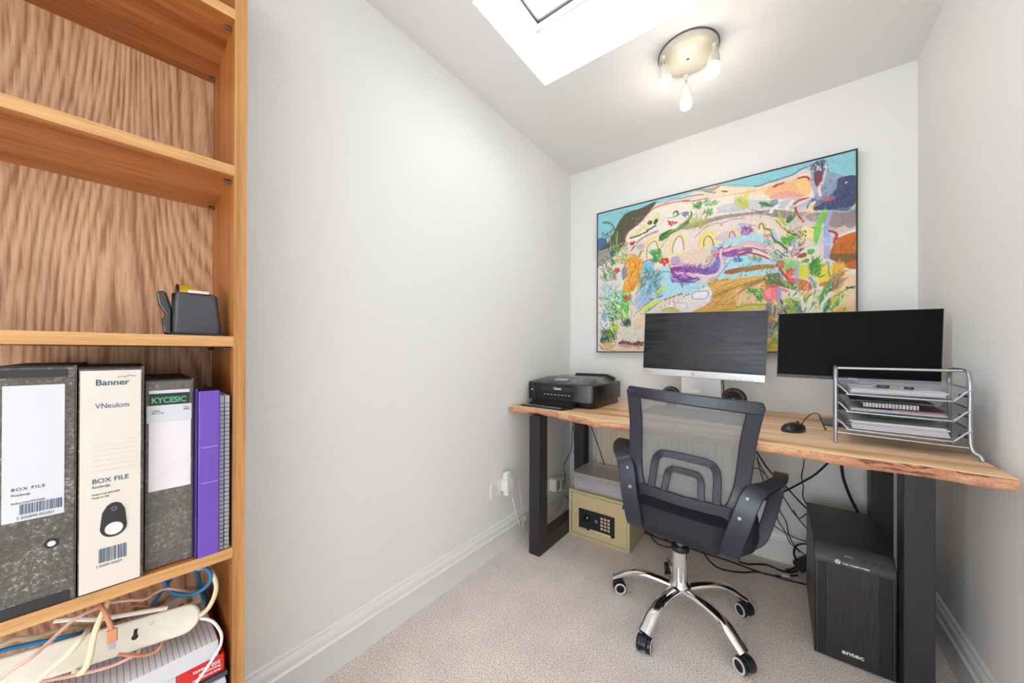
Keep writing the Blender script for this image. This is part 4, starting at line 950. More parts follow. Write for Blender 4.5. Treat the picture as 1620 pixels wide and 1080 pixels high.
# ================================================================== ceiling light
cl = thing('ceiling_spotlight', 'cream round ceiling light with three lit bulbs', 'ceiling light', (-.300,1.615,ZC))
CRE = mat('cream_enamel', (206,199,184), .35)
M().lathe([(.0,-.030),(.075,-.030),(.100,-.028),(.108,-.024),(.112,-.016),(.112,-.004)],56).build('plate', CRE, cl, smooth=True)
M().lathe([(.112,-.004),(.1165,-.004),(.1165,0),(.0,0)],56).build('gasket', 'steel', cl, smooth=True)
M().lathe([(.0,-.036),(.004,-.036),(.006,-.030)],16).build('screw', 'steel', cl, smooth=True)
BULB = mat('lit_bulb', (255,250,240), .3, emis=((255,246,234), 44))
for (ax_,ay_),(bx_,by_) in (((1049,91),(1054,137)),((1131,69),(1127,115)),((1085,120),(1085,172))):
    p0 = on(ax_,ay_,2,ZC-.030); p1 = on(bx_,by_,2,ZC-.150)
    o = Vector((-.300,1.615,ZC)); a = p0-o; e = p1-o
    hd = M().lathe([(.0105,0),(.009,-.004),(.0045,-.008),(.0045,-.016)],18,Matrix.Translation(a)).build('spot_head', CRE, cl, smooth=True)
    dr_ = (e-a).normalized(); zq = dr_.to_track_quat('Z','Y').to_matrix().to_4x4()
    T = Matrix.Translation(a+Vector((0,0,-.012)))@zq
    L_ = (e-a).length
    M().box(-.006,.006,-.007,.007,.002,.026,T).build('swivel', CRE, hd, .002)
    M().box(-.0070,-.0058,-.0015,.0015,.006,.022,T).box(-.0015,.0015,-.0078,-.0068,.006,.022,T).build('swivel_slot', 'ink', hd)
    M().lathe([(.006,.020),(.013,.025),(.0185,.036),(.0215,.052),(.0235,.068),(.0245,.0775),(.022,.0785),(.0,.0755)],28,T).build('socket_cup', CRE, hd, smooth=True)
    M().lathe([(.0185,.0765),(.0215,.084),(.0235,.096),(.0235,.106),(.020,.116),(.012,.1225),(.0,.1255)],28,T).build('bulb', BULB, hd, smooth=True)

# ================================================================== sockets, plugs
WP = 'white'
def wall_socket(y0, z0, label, w=.146, n=2):
    t = thing('wall_socket', label, 'socket', (XL,y0,z0))
    rbox(0,.009,0,w,0,.086).build('faceplate', WP, t, .002)
    for k in range(n):
        c = w*(k+.5)/n; b = M()
        b.box(.0088,.0094,c-.002,c+.002,.048,.056).box(.0088,.0094,c-.013,c-.007,.033,.036).box(.0088,.0094,c+.007,c+.013,.033,.036)
        b.build('pin_hole','ink',t)
        rbox(.009,.012,c-.006,c+.006,.062,.074).build('rocker_switch', WP, t, .001)
    return t
wall_socket(1.376,.296,'white double wall socket low on the left wall by desk leg')
wall_socket(1.93,.150,'white double wall socket behind plugs in the far left corner',.146)
ad = thing('plug_adapter','white plug adapter with stacked plugs in the left wall socket','plug adapter',(XL+.0095,1.450,.318))
M().box(0,.045,0,.062,.0,.062).build('adapter_body', WP, ad, .006, seg=3)
M().box(.008,.040,.004,.044,.062,.100).build('upper_plug', WP, ad, .005, seg=3)
M().box(.012,.040,.008,.036,-.022,0).build('lower_plug', WP, ad, .004, seg=3)
for i,(y,z) in enumerate(((1.945,.165),(2.010,.150))):
    t = thing('mains_plug', ('chunky white plug nearer the camera in the corner socket','chunky white plug closest to the corner in far socket')[i],'plug',(XL+.0095,y,z),0,'plugs in the corner socket')
    M().box(0,.052,0,.056,0,.078).build('plug_body', WP, t, .005, seg=3)
    M().box(.0522,.0530,.010,.046,.012,.066).build('plug_face', 'greypaper', t)
WC = mat('white_lead', (232,230,224), .4)
XW = XL+.035
def wl(pts, x=XW): return [on(px,py,0,x) for px,py in pts]
cable('white_lead','thick white lead hanging from the lower plug to skirting', wl([(811,787),(812.5,795),(815,806),(818,818),(822,829),(824,834)],XL+.045), .0032, WC)
cc = wl([(818,761),(821,764),(822.5,775),(823.5,788),(826,802),(828,813)],XL+.05)
c2 = [on(829.5+3*math.sin(t*2.1)*(1 if t<20 else 1), 826.5-13*math.cos(t), 0, XL+.034+.004*math.sin(t*1.3)) for t in [k*.35 for k in range(1,64)]]
cable('white_lead','thin white lead bundled in a coil by the skirting', cc+c2, .0016, WC, smooth=3)
cable('white_lead','white lead lying along the foot of the left skirting', [on(px,py,2,.006) for px,py in [(862,818),(872,809),(882,803),(890,800),(903,799),(925,801)]], .003, WC)
cable('white_lead','white lead dropping from the far corner plugs to the carpet', [on(885,784,0,XL+.05),on(884,792,0,XL+.05),on(883,798,0,XL+.04),on(878,806,2,.01),on(872,811,2,.006)], .0018, WC)
cable('white_lead','second thin white lead hanging below the corner plugs', [on(889,782,0,XL+.055),on(892,790,0,XL+.06),on(894,797,0,XL+.07),on(889,806,2,.008)], .0018, WC)

# ================================================================== black cables
BK = 'blackmatte'
def wy(pts, y): return [on(px,py,1,y) for px,py in pts]
G2 = 'black cables hanging below the desk'
cable('black_cable','thin black cable hanging in the back left corner under desk', wy([(907,660),(906,676),(904,690),(904.5,703),(903,714),(897,725),(892,738),(894,752),(893.5,766),(892,776),(897,786),(900,790)],2.16), .0026, BK)
cable('black_cable','second thin black cable beside the rear left desk leg', wy([(905,660),(907,676),(908,690),(909,706),(908,716)],2.125), .0022, BK)
cable('black_cable','thin black cable dropping from desk behind the storage box', wy([(931,655),(935,672),(940,688),(946,704),(951,720),(956,734),(959,745),(961,760)],2.128), .0028, BK)
for lab,pts,y,r in (
 ('thick black cable slanting down right from behind chair back',[(1188,700),(1200,719),(1217,744),(1240,766),(1262,790),(1276,804),(1290,818)],2.14,.0036),
 ('thick black cable running down left from desk edge to armrest',[(1330,715),(1310,732),(1290,750),(1268,763),(1243,776),(1215,788),(1190,800)],2.10,.0042),
 ('thick black cable dropping from desk to the computer tower',[(1331,722),(1331.5,737),(1334,755),(1340,773),(1347,790),(1356,808),(1362,830)],2.08,.0056),
 ('thin wavy black cable hanging left of the computer tower',[(1271,712),(1272,724),(1271,738),(1268,754),(1271,770),(1270,784),(1276,797),(1284,806)],2.12,.0022),
 ('thin black cable curving down to the tower from armrest',[(1225,765),(1240,787),(1252,806),(1263,820),(1272,831),(1285,845)],2.16,.0024),
 ('thin black cable curling right toward the tower side',[(1255,806),(1263,819),(1270,817),(1277,811),(1286,806)],2.10,.0022),
 ('thin black cable falling below the right armrest, left of pair',[(1222,790),(1229,808),(1231,823),(1243,843),(1249,857),(1258,866),(1266,874)],2.15,.0022),
 ('thin black cable falling below the right armrest, right of pair',[(1226,785),(1232,804),(1244,826),(1247,842),(1253,857),(1262,868),(1272,876)],2.12,.0022),
 ('thin black cable slanting from the armrest to tower base',[(1205,815),(1222,829),(1241,842),(1260,851),(1280,858)],2.17,.0024),
 ('thin black cable fanning out beside the chair back, steepest',[(1198,722),(1200,735),(1206,755),(1213,775),(1220,795)],2.17,.0022),
 ('thin black cable in the fan beside chair back, middle one',[(1197,724),(1205,740),(1216,758),(1228,772),(1236,786)],2.18,.0022),
 ('thin black cable in the fan beside chair back, lowest one',[(1190,742),(1200,741),(1212,752),(1219,764),(1222,780)],2.19,.0020)):
    cable('black_cable', lab, wy(pts,y), r, BK, G2)
def wz(pts, z): return [on(px,py,2,z) for px,py in pts]
G3 = 'black cables lying on the carpet'
for lab,pts,z,r in (
 ('thick black cable on carpet, nearest the back skirting',[(1020,842),(1060,857),(1095,861),(1125,873),(1152,881),(1179,891),(1200,892),(1216,894),(1235,902),(1252,905),(1262,902)],.006,.0042),
 ('black cable on carpet running under chair to power adapter',[(1005,835),(1040,850),(1080,863),(1118,876),(1150,886),(1180,897),(1210,907),(1232,911),(1262,910)],.005,.0036),
 ('black cable on carpet dipping forward below the others',[(1098,850),(1110,868),(1120,884),(1135,897),(1155,903),(1178,905),(1195,904),(1215,908),(1245,917),(1278,925)],.005,.0036),
 ('thin black cable coiled on the carpet behind the safe',[(1012,832),(1030,845),(1050,853),(1064,850),(1066,842),(1052,836),(1036,838),(1030,848),(1045,862),(1080,868)],.009,.003)):
    cable('black_cable', lab, wz(pts,z), r, BK, G3)
cable('black_cable','short thick black cable looping beside the power adapter', wy([(1284,861),(1270,860),(1260,863),(1256,872),(1258,882),(1264,890),(1270,897)],2.18), .0042, BK)
pb = thing('power_adapter','black power adapter leaning against the skirting by the tower','power adapter', (0,0,0)); 
c0 = on(1271,884,1,2.17)
Tq = Matrix.Translation((c0.x+.01, 2.185, .052))@Matrix.Rotation(math.radians(-42),4,'Y')
M().box(-.045,.045,-.015,.015,-.026,.026,Tq).build('case', BK, pb, .004)
M().tube([(c0.x-.025,2.17,.028),(c0.x-.045,2.16,.014),(c0.x-.065,2.15,.008)],.006,10,4).build('strain_relief', BK, pb, smooth=True)
pt = on(1239,911,2,.010); pt2 = on(1247,912,2,.010)
tg = M().box(0,.034,-.008,.008,0,.010,frame3((pt.x-.010,pt.y,.0085),(pt2-pt),(0,1,0))).build('cable_tag','paper'); tag(tg,'small white tag round the black cable on carpet','cable tag')

# ================================================================== painting
def build_painting():
    x0,x1,z0,z1 = -.966,.291,1.055,1.985
    t = thing('painting','large abstract landscape painting in thin black frame on back wall','painting',((x0+x1)/2,YB,z0))
    hx = (x1-x0)/2; H = z1-z0
    b = M().box(-hx,-hx+.006,-.034,0,0,H).box(hx-.006,hx,-.034,0,0,H).box(-hx+.006,hx-.006,-.034,0,0,.006).box(-hx+.006,hx-.006,-.034,0,H-.006,H)
    b.build('frame', 'black', t)
    NX, NZ = 560, 412
    img = paint_canvas(NX, NZ, (x0+.006,x1-.006,z0+.006,z1-.006))
    X = np.linspace(-hx+.006,hx-.006,NX); Z = np.linspace(H-.006,.006,NZ)
    co = np.zeros((NZ,NX,3)); co[:,:,0] = X[None,:]; co[:,:,1] = -.031; co[:,:,2] = Z[:,None]
    me = bpy.data.meshes.new('canvas'); me.vertices.add(NX*NZ); me.vertices.foreach_set('co', co.reshape(-1))
    idx = np.arange(NX*NZ).reshape(NZ,NX); F_ = np.stack([idx[:-1,:-1],idx[1:,:-1],idx[1:,1:],idx[:-1,1:]],-1).reshape(-1)
    nf = (NX-1)*(NZ-1); me.loops.add(nf*4); me.loops.foreach_set('vertex_index', F_); me.polygons.add(nf)
    me.polygons.foreach_set('loop_start', np.arange(nf)*4); me.polygons.foreach_set('loop_total', np.full(nf,4)); me.update(calc_edges=True)
    at = me.color_attributes.new('paint','FLOAT_COLOR','POINT')
    lc = np.where(img <= .04045, img/12.92, ((img+.055)/1.055)**2.4)
    at.data.foreach_set('color', np.concatenate([lc.reshape(-1,3), np.ones((NX*NZ,1))],1).astype(np.float32).reshape(-1))
    m = mat('oil_paint', (200,200,200), .5, bump=(160,.06,.0004)); nt = m.node_tree
    a = nt.nodes.new('ShaderNodeVertexColor'); a.layer_name = 'paint'; nt.links.new(a.outputs[0], nt.nodes['Principled BSDF'].inputs['Base Color'])
    o = bpy.data.objects.new('canvas', me); COL.objects.link(o); o.parent = t; me.materials.append(m)
    M().box(-hx+.006,hx-.006,-.030,-.004,.006,H-.006).build('stretcher', 'white', t)
def paint_canvas(NX, NZ, ext):
    """rasterise the brushwork (positions read off the photo, laid on the canvas plane) to a colour per canvas vertex"""
    x0,x1,z0,z1 = ext; rng = np.random.default_rng(5)
    img = np.zeros((NZ,NX,3)); img[:] = np.array((230,214,204))/255
    OFF = {0:(930,220,3.0),1:(940,270,7.2),2:(1080,240,7.2),3:(1220,230,7.2),4:(940,410,7.2),5:(1080,370,7.2),6:(1220,360,7.2)}
    def cv(qd, pts):
        ox,oy,s = OFF[qd]; out = []
        for X,Y in pts:
            p = on(ox+X/s, oy+Y/s, 1, YB-.031); out.append(((p.x-x0)/(x1-x0)*(NX-1), (z1-p.z)/(z1-z0)*(NZ-1)))
        return np.array(out)
    def hx(c): return np.array([int(c[i:i+2],16) for i in (0,2,4)])/255
    def sm(P, n=6):
        return np.array([(v.x,v.y) for v in catmull([(a,b,0) for a,b in P], n)]) if len(P) > 2 else P
    def bbox(P, m):
        a = np.clip(np.floor(P.min(0)-m).astype(int),0,[NX-1,NZ-1]); b = np.clip(np.ceil(P.max(0)+m).astype(int)+1,1,[NX,NZ])
        return a[0],b[0],a[1],b[1]
    wob = rng.normal(size=(NZ,NX)); 
    for _ in range(2): wob = (wob+np.roll(wob,1,0)+np.roll(wob,-1,0)+np.roll(wob,1,1)+np.roll(wob,-1,1))/5
    wob = wob/wob.std()
    def put(sl, mask, col, a=1.0, var=.02):
        c = hx(col)[None,None,:]*(1+var*wob[sl][:,:,None]); mk = (mask*a)[:,:,None]
        img[sl] = np.clip(img[sl]*(1-mk)+c*mk, 0, 1)
    def poly(qd, col, pts, a=1.0, smooth=True, var=.02):
        P = cv(qd, pts); 
        if smooth: P = np.array([(v.x,v.y) for v in catmull([(u,w,0) for u,w in P], 5, True)])
        ax,bx_,ay,by = bbox(P, 1)
        if bx_<=ax or by<=ay: return
        gx, gy = np.meshgrid(np.arange(ax,bx_), np.arange(ay,by)); ins = np.zeros(gx.shape, bool)
        n = len(P)
        for i in range(n):
            (u0,w0),(u1,w1) = P[i],P[(i+1)%n]
            if w0 == w1: continue
            c = ((w0 > gy) != (w1 > gy)) & (gx < (u1-u0)*(gy-w0)/(w1-w0)+u0); ins ^= c
        put((slice(ay,by),slice(ax,bx_)), ins.astype(float), col, a, var)
    def line(qd, col, w, pts, a=1.0, taper=False, raw=None):
        P = sm(cv(qd, pts)) if raw is None else raw
        r0 = w/OFF[qd][2]*.62 if raw is None else w                         # photo px -> canvas px (mean scale 1.24)
        ax,bx_,ay,by = bbox(P, r0+2)
        if bx_<=ax or by<=ay: return
        gx, gy = np.meshgrid(np.arange(ax,bx_), np.arange(ay,by)); mk = np.zeros(gx.shape)
        n = len(P)-1
        for i in range(n):
            A,B_ = P[i],P[i+1]; d = B_-A; L2 = max((d**2).sum(),1e-9)
            t = np.clip(((gx-A[0])*d[0]+(gy-A[1])*d[1])/L2,0,1); ds = np.hypot(gx-A[0]-t*d[0], gy-A[1]-t*d[1])
            rr = r0*(1 if not taper else max(.12,math.sin(math.pi*min(1,(i+.5)/n*.9+.08))))
            mk = np.maximum(mk, np.clip(rr+.5-ds,0,1))
        put((slice(ay,by),slice(ax,bx_)), mk, col, a)
    def leaf(qd, col, w, pts, a=.95): line(qd, col, w, pts, a, True)
    def speck(qd, cols, n, r, box, a=.9):
        ox0,oy0,ox1,oy1 = box
        for _ in range(n):
            X,Y = rng.uniform(ox0,ox1), rng.uniform(oy0,oy1); c = cols[rng.integers(len(cols))]
            line(qd, c, r*rng.uniform(.5,1.3), [(X,Y),(X+rng.uniform(-r,r),Y+rng.uniform(-r,r))], a)
    def strokes(qd, cols, n, w, L_, ang, box, a=.6, poly_=None):
        ox0,oy0,ox1,oy1 = box
        w = w*1.3; a = min(1, a*1.08)
        for _ in range(int(n*1.5)):
            X,Y = rng.uniform(ox0,ox1), rng.uniform(oy0,oy1); t = math.radians(ang+rng.normal()*24); l = L_*rng.uniform(.5,1.3)
            dx,dy = math.cos(t)*l, -math.sin(t)*l; b = rng.normal()*l*.12
            leaf(qd, cols[rng.integers(len(cols))], w*rng.uniform(.5,1.3), [(X,Y),(X+dx/2-b,Y+dy/2+b),(X+dx,Y+dy)], a)
    # ---- large fields (whole-picture crop)
    poly(0,'90cfdc',[(30,345),(1295,30),(1295,195),(1190,170),(1135,150),(1060,125),(990,160),(900,200),(800,222),(700,228),(640,220),(520,245),(440,275),(320,305),(200,350),(120,440),(75,520),(30,560)], smooth=False)
    strokes(0,['7fc3d4','a3dae2','9ad3de'],60,8,60,15,(60,120,1280,420),.35)
    poly(0,'4c6fa0',[(44,480),(60,470),(90,480),(85,520),(44,540)])
    poly(0,'57573f',[(325,296),(250,328),(190,347),(155,380),(128,430),(95,490),(50,535),(44,560),(130,530),(172,500),(192,450),(240,400),(285,352)])
    speck(0,['3e3f36','6d6a48','8a8560','2f3340'],260,3,(150,335,300,450),.6)
    strokes(0,['4a5a3a','6f7a55','40515a','7a6a50'],40,6,30,50,(60,440,180,540),.6)
    poly(0,'f1e6d8',[(180,485),(195,440),(255,400),(310,335),(380,300),(500,283),(640,258),(720,245),(850,228),(960,200),(1050,165),(1085,280),(900,335),(700,352),(560,372),(480,402),(350,442),(250,485)])
    poly(0,'e2e08e',[(195,465),(260,410),(330,350),(345,370),(300,410),(230,455)],.7)
    poly(0,'f4ddb6',[(590,215),(700,228),(800,228),(900,205),(960,215),(880,250),(720,265),(600,262),(540,255)],.9)
    poly(0,'f6bf88',[(850,232),(960,196),(1045,172),(1060,215),(1050,262),(1000,275),(900,270),(840,262)],.95)
    poly(0,'ffcf8a',[(990,200),(1050,190),(1055,250),(1010,262)],.8)
    poly(0,'e9a6a4',[(880,262),(960,245),(1010,258),(1020,275),(930,285),(860,280)],.8)
    poly(0,'b7c0d2',[(620,320),(760,290),(880,295),(900,325),(760,345),(640,350)],.55)
    poly(0,'9d8d8e',[(470,410),(560,382),(640,362),(760,347),(880,335),(1000,345),(1150,345),(1275,335),(1275,410),(1210,440),(1120,400),(1000,385),(900,372),(800,358),(650,378),(560,404),(520,440),(480,480),(470,520),(430,560),(380,530),(400,470)])
    strokes(0,['b5a5a4','c8b8b6','877a7c','d6c8c6'],60,4,45,55,(480,360,1000,430),.4)
    poly(0,'ead9d2',[(262,560),(270,480),(400,440),(560,410),(620,385),(800,372),(880,400),(900,450),(760,470),(640,510),(480,600),(400,640),(300,600)])
    poly(0,'f0dfa6',[(370,560),(380,480),(420,450),(460,450),(470,520),(450,560)],.8)
    poly(0,'f0dfa6',[(260,560),(275,490),(310,460),(345,470),(340,540)],.8)
    poly(0,'f0d98c',[(520,520),(530,460),(580,430),(610,450),(620,500),(560,530)],.8)
    poly(0,'e3cdb8',[(400,560),(520,520),(610,530),(590,590),(480,610),(410,600)],.9)
    poly(0,'c9b4c8',[(600,470),(700,420),(790,430),(780,470),(680,490)],.6)
    poly(0,'a9dbe6',[(300,650),(380,600),(440,660),(560,680),(640,620),(660,575),(740,545),(900,590),(900,640),(700,655),(580,690),(480,735),(400,748),(280,790),(240,740)])
    poly(0,'a9dbe6',[(560,520),(700,468),(800,450),(860,470),(860,500),(700,495),(600,530)],.9)
    strokes(0,['8ccfe2','c3e8ee','6fb6d2'],70,4,70,22,(340,620,860,760),.5)
    poly(0,'e0ad52',[(580,675),(700,662),(850,645),(870,680),(770,720),(720,800),(640,822),(500,822),(520,780),(590,740)])
    poly(0,'f1c98f',[(700,720),(800,690),(860,700),(800,800),(720,810)],.9)
    strokes(0,['c48a30','f0c878','d59a3c','8a6424'],90,3,50,35,(520,670,780,815),.5)
    poly(0,'efe0d6',[(380,780),(480,740),(560,700),(590,720),(580,770),(510,810),(430,820),(360,815)])
    poly(0,'d9c264',[(700,815),(900,770),(1050,720),(1100,800),(1000,1015),(840,1015),(840,820)])
    poly(0,'f0c890',[(1080,760),(1150,680),(1285,610),(1285,1020),(1060,1020),(1000,930)])
    poly(0,'f3d9b4',[(1200,640),(1285,600),(1285,760),(1180,800)],.7)
    poly(0,'e3c4a4',[(1150,900),(1285,760),(1285,1000),(1150,1010)],.6)
    poly(0,'f0e8e2',[(1190,600),(1285,590),(1285,640),(1210,630)],.9)
    poly(0,'c9691c',[(1150,560),(1160,510),(1190,480),(1285,430),(1285,605),(1205,602)])
    strokes(0,['e0852c','b0560f','d87a20','a4683a'],60,5,60,70,(1160,470,1275,580),.55)
    poly(0,'6d5632',[(1148,545),(1285,545),(1285,565),(1180,600),(1150,570)],.8)
    poly(0,'5d7698',[(1120,300),(1040,330),(1060,280),(1140,240),(1190,190),(1285,180),(1285,330),(1200,345),(1060,335)])
    poly(0,'8fa8c0',[(1060,130),(1135,150),(1190,165),(1220,190),(1160,260),(1090,290),(1070,240)],.95)
    poly(0,'3a4468',[(1190,185),(1285,180),(1285,300),(1180,330),(1060,335),(1130,290),(1180,230)],.9)
    speck(0,['20284a','6a7fae','4a5888','8a98b8'],340,3,(1110,190,1280,330),.7)
    poly(0,'a8b6cc',[(900,300),(1000,280),(1060,285),(1040,320),(960,330),(880,325)],.6)
    poly(0,'d9cbc6',[(960,430),(1000,360),(1080,400),(1180,420),(1240,400),(1285,410),(1285,440),(1200,470),(1140,500),(1050,480)],.9)
    poly(0,'ece6e2',[(1190,470),(1285,420),(1285,438),(1200,480)],.9)
    # left foreground
    poly(0,'e6ddda',[(44,590),(120,540),(180,560),(170,700),(120,760),(80,1000),(44,1010)])
    poly(0,'9c959a',[(44,540),(150,520),(130,550),(60,600),(44,610)],.9)
    poly(0,'e9dfb8',[(180,560),(220,545),(260,590),(250,720),(170,740),(165,640)],.9)
    # ---- quad 1
    line(1,'b8402e',13,[(355,805),(350,770),(395,680),(500,610),(590,510),(650,450),(720,410),(860,370),(960,350),(1080,335)])
    line(1,'d97a62',7,[(360,790),(362,760),(400,690)])
    line(1,'1f2433',4,[(720,352),(780,365),(900,320),(1000,310),(1080,290)]); line(1,'5a6a86',8,[(800,372),(900,335),(1000,318)],.7)
    line(1,'4e8a44',22,[(100,590),(170,600),(220,640),(250,820)],1); line(1,'2f5a34',8,[(100,590),(160,580),(230,640)])
    line(1,'8fb2c8',14,[(185,680),(185,770),(190,900)],.8); line(1,'e8dccb',9,[(262,690),(258,840)])
    line(1,'fff2d8',7,[(50,925),(150,890),(260,850),(330,820)])
    poly(1,'4a3d5c',[(190,900),(220,870),(262,870),(260,910),(215,935)]); poly(1,'3a4a70',[(180,930),(230,930),(235,970),(200,980)],.8)
    for x,y in ((440,540),(470,545),(500,545),(485,570),(460,600),(520,535),(545,520),(430,545)): line(1,'f2efe0',7,[(x,y),(x+4,y+2)])
    poly(1,'2f4a44',[(605,600),(630,568),(660,575),(655,605),(625,612)]); poly(1,'2d5340',[(675,600),(690,560),(715,545),(728,565),(710,600),(690,612)])
    line(1,'fff4e2',6,[(625,596),(640,580)]); line(1,'3f6068',26,[(600,680),(650,655),(700,625)]); line(1,'3c6a3c',24,[(410,768),(500,740),(610,690)]); line(1,'f6f1e4',16,[(555,720),(575,790)]); line(1,'f1e8e0',20,[(640,690),(690,720)])
    line(1,'eee9e2',18,[(795,625),(810,690)]); line(1,'ece4da',26,[(470,770),(495,820)],.9)
    for c,x,y,r in (('c22f28',880,600,34),('d94a3c',850,580,16),('d94a3c',930,590,18),('c22f28',430,830,26),('d94a3c',455,810,14),('e8402e',820,1020,34),('f06a58',780,1040,18)):
        poly(1,c,[(x+r*math.cos(t)*(1+.25*math.sin(5*t)), y+r*.85*math.sin(t)*(1+.25*math.sin(5*t))) for t in [k*.52 for k in range(12)]])
    speck(1,['f8e0dc','fff4f0'],16,6,(860,590,910,625)); speck(1,['f8c8c0'],10,6,(780,1010,830,1060))
    poly(1,'4f8a3c',[(740,740),(800,700),(860,670),(920,660),(1000,600),(1070,560),(1080,600),(1000,650),(880,720),(820,770),(760,800)]); leaf(1,'2c5c2c',34,[(735,800),(780,730),(850,680)])
    leaf(1,'98be5c',20,[(850,710),(950,650),(1050,600)]); leaf(1,'4f7a48',30,[(910,530),(950,500),(945,465),(910,475),(905,530)]); line(1,'8a94c2',16,[(840,540),(930,520),(1000,480),(1070,470)],.7)
    line(1,'37402c',6,[(760,890),(770,860),(820,790),(870,720),(960,680),(1040,620)])
    line(1,'6d6256',40,[(480,820),(560,760),(640,720),(720,690)],.45)
    line(1,'2b2d33',8,[(598,1000),(605,880),(650,820),(700,805),(722,860),(730,940)]); poly(1,'ece4de',[(612,990),(618,890),(655,835),(700,822),(712,880),(715,980)],.9)
    line(1,'2b2d33',8,[(890,940),(900,840),(940,765),(985,745),(1010,800),(1022,900)]); poly(1,'ece4e2',[(905,930),(915,850),(945,785),(980,765),(1000,830),(1005,900)],.9)
    line(1,'f0d8a0',34,[(570,960),(590,840),(660,760),(730,765)],.8)
    line(1,'e4bf60',30,[(310,1060),(350,980),(420,950),(500,975)],.9); line(1,'5b3a34',6,[(380,1060),(400,985),(450,962),(510,1000)])
    poly(1,'e6a02c',[(385,1080),(400,1000),(450,972),(510,1010),(545,1080)]); leaf(1,'4c8240',24,[(510,1000),(530,930),(565,900)]); leaf(1,'4a3a6a',20,[(415,920),(450,870),(480,850)]); poly(1,'b9a2bc',[(480,860),(540,830),(580,860),(520,900)],.7)
    line(1,'9a3a34',9,[(555,1055),(590,1025),(640,1015),(700,1025)]); poly(1,'7cc4e0',[(570,1080),(600,1040),(660,1040),(680,1080)])
    strokes(1,['2f8a3e','3fa65a','1f6a34','7ab648'],60,10,70,120,(680,930,760,1060),.85); strokes(1,['4c9a4a','a4c84c','e6c84a','2e7a4a'],60,9,70,110,(200,880,380,1080),.8)
    poly(1,'b49acb',[(870,1020),(900,980),(960,980),(980,1020),(940,1070),(890,1080)],.8)
    # ---- quad 2
    poly(2,'a09aa0',[(150,440),(240,420),(330,410),(430,385),(380,430),(330,450),(400,460),(300,465),(220,450)],.9); line(2,'4a4450',6,[(250,455),(330,465),(370,460)]); line(2,'4a4450',14,[(445,450),(480,448),(510,455)])
    line(2,'2c3a46',9,[(0,525),(80,505),(180,490),(240,485)]); line(2,'7f93a0',8,[(380,385),(500,382),(640,375),(760,392),(820,385)]); line(2,'6c7c8e',18,[(820,395),(900,380),(980,345),(1080,320)])
    line(2,'d0584a',15,[(0,565),(100,560),(200,545),(290,525)]); line(2,'f0b098',14,[(290,525),(450,505),(640,475),(800,450)],.8); line(2,'f0a070',10,[(640,475),(780,455),(900,420),(1000,380)],.6)
    poly(2,'c85a40',[(1030,405),(1050,375),(1080,362),(1080,392)])
    line(2,'4a4a4a',4,[(220,585),(330,530)])
    strokes(2,['4b8e4e','2f6a40','8fc070'],30,12,40,60,(110,590,200,660),.8); strokes(2,['5a9a58','86b478'],26,12,44,55,(240,570,400,620),.7); strokes(2,['4f9050','7cae70'],26,12,44,70,(230,670,330,740),.7)
    leaf(2,'3d7a48',34,[(0,860),(60,790),(100,720),(90,670)]); strokes(2,['b8b860','c8cc50','9aa850','8f8a60'],60,9,80,70,(30,780,280,900),.6); poly(2,'6a78b4',[(0,690),(60,680),(70,710),(30,740),(0,730)],.8)
    strokes(2,['c6cc58','e2d060','8fb85a'],40,12,90,115,(640,560,760,650),.6); leaf(2,'e6cc50',34,[(710,540),(730,480),(740,430)],.8); leaf(2,'3f7a4c',44,[(880,580),(950,600),(1040,625)]); speck(2,['2f6a3c','5a9a58'],60,10,(880,570,1020,630))
    poly(2,'7a8cb8',[(1000,560),(1080,540),(1080,600),(1020,610)],.8); line(2,'f4e0c0',8,[(330,735),(440,710),(640,690),(800,665),(960,655)]); line(2,'a8b4c8',14,[(400,690),(520,670),(680,650)],.6)
    line(2,'3a3438',5,[(140,975),(260,860),(330,840),(370,815),(430,815),(440,845),(450,815),(560,770),(700,760)]); line(2,'3a3a30',6,[(780,660),(840,672),(900,695)])
    line(2,'c8a494',16,[(880,750),(960,680)]); poly(2,'f0eee8',[(980,700),(1010,650),(1070,610),(1080,640),(1030,690)]); poly(2,'a9b8d8',[(625,835),(650,810),(740,820),(700,840),(650,845)],.9)
    strokes(2,['e8dcd6','d6c4c2'],26,5,60,48,(660,740,860,800),.7); line(2,'39302c',5,[(740,825),(800,838),(840,845)])
    line(2,'e8d070',44,[(870,860),(900,810),(930,830),(950,900)],.7); line(2,'2f2c30',9,[(868,880),(878,830),(900,815),(920,840),(925,870)]); line(2,'8fbe4c',26,[(930,880),(1000,900),(1030,980),(1060,1040)]); line(2,'2c3c24',8,[(930,870),(1000,890),(1020,960),(1070,1020)])
    line(2,'f0d060',40,[(190,1070),(215,980),(280,920),(350,930)],.7); line(2,'2f2c30',10,[(240,1080),(245,1000),(285,960),(320,975),(345,1030),(352,1080)]); line(2,'f0dc80',30,[(520,980),(540,900),(600,890),(640,960)],.7); line(2,'2f2c30',8,[(528,978),(540,925),(570,908),(605,965)])
    strokes(2,['9a6aa8','7a4a8a','c49ac8'],40,14,50,80,(670,880,780,950),.7); speck(2,['b05a3a','8a3a2a'],12,9,(760,880,800,910)); speck(2,['a03a2c','c05a3a'],24,9,(930,935,990,990)); speck(2,['3a3436','6a6a70','d8c0b8'],60,6,(925,1000,1040,1080))
    line(2,'c8b0c0',30,[(620,1070),(760,1045),(900,1060)],.9); line(2,'3a3a44',5,[(410,1065),(450,1050),(480,1025)])
    # ---- quad 3
    line(3,'6f8496',18,[(0,410),(120,375),(250,330),(340,270),(430,240),(490,200)]); poly(3,'c8d0da',[(400,270),(430,240),(480,230),(500,290),(440,300)],.8)
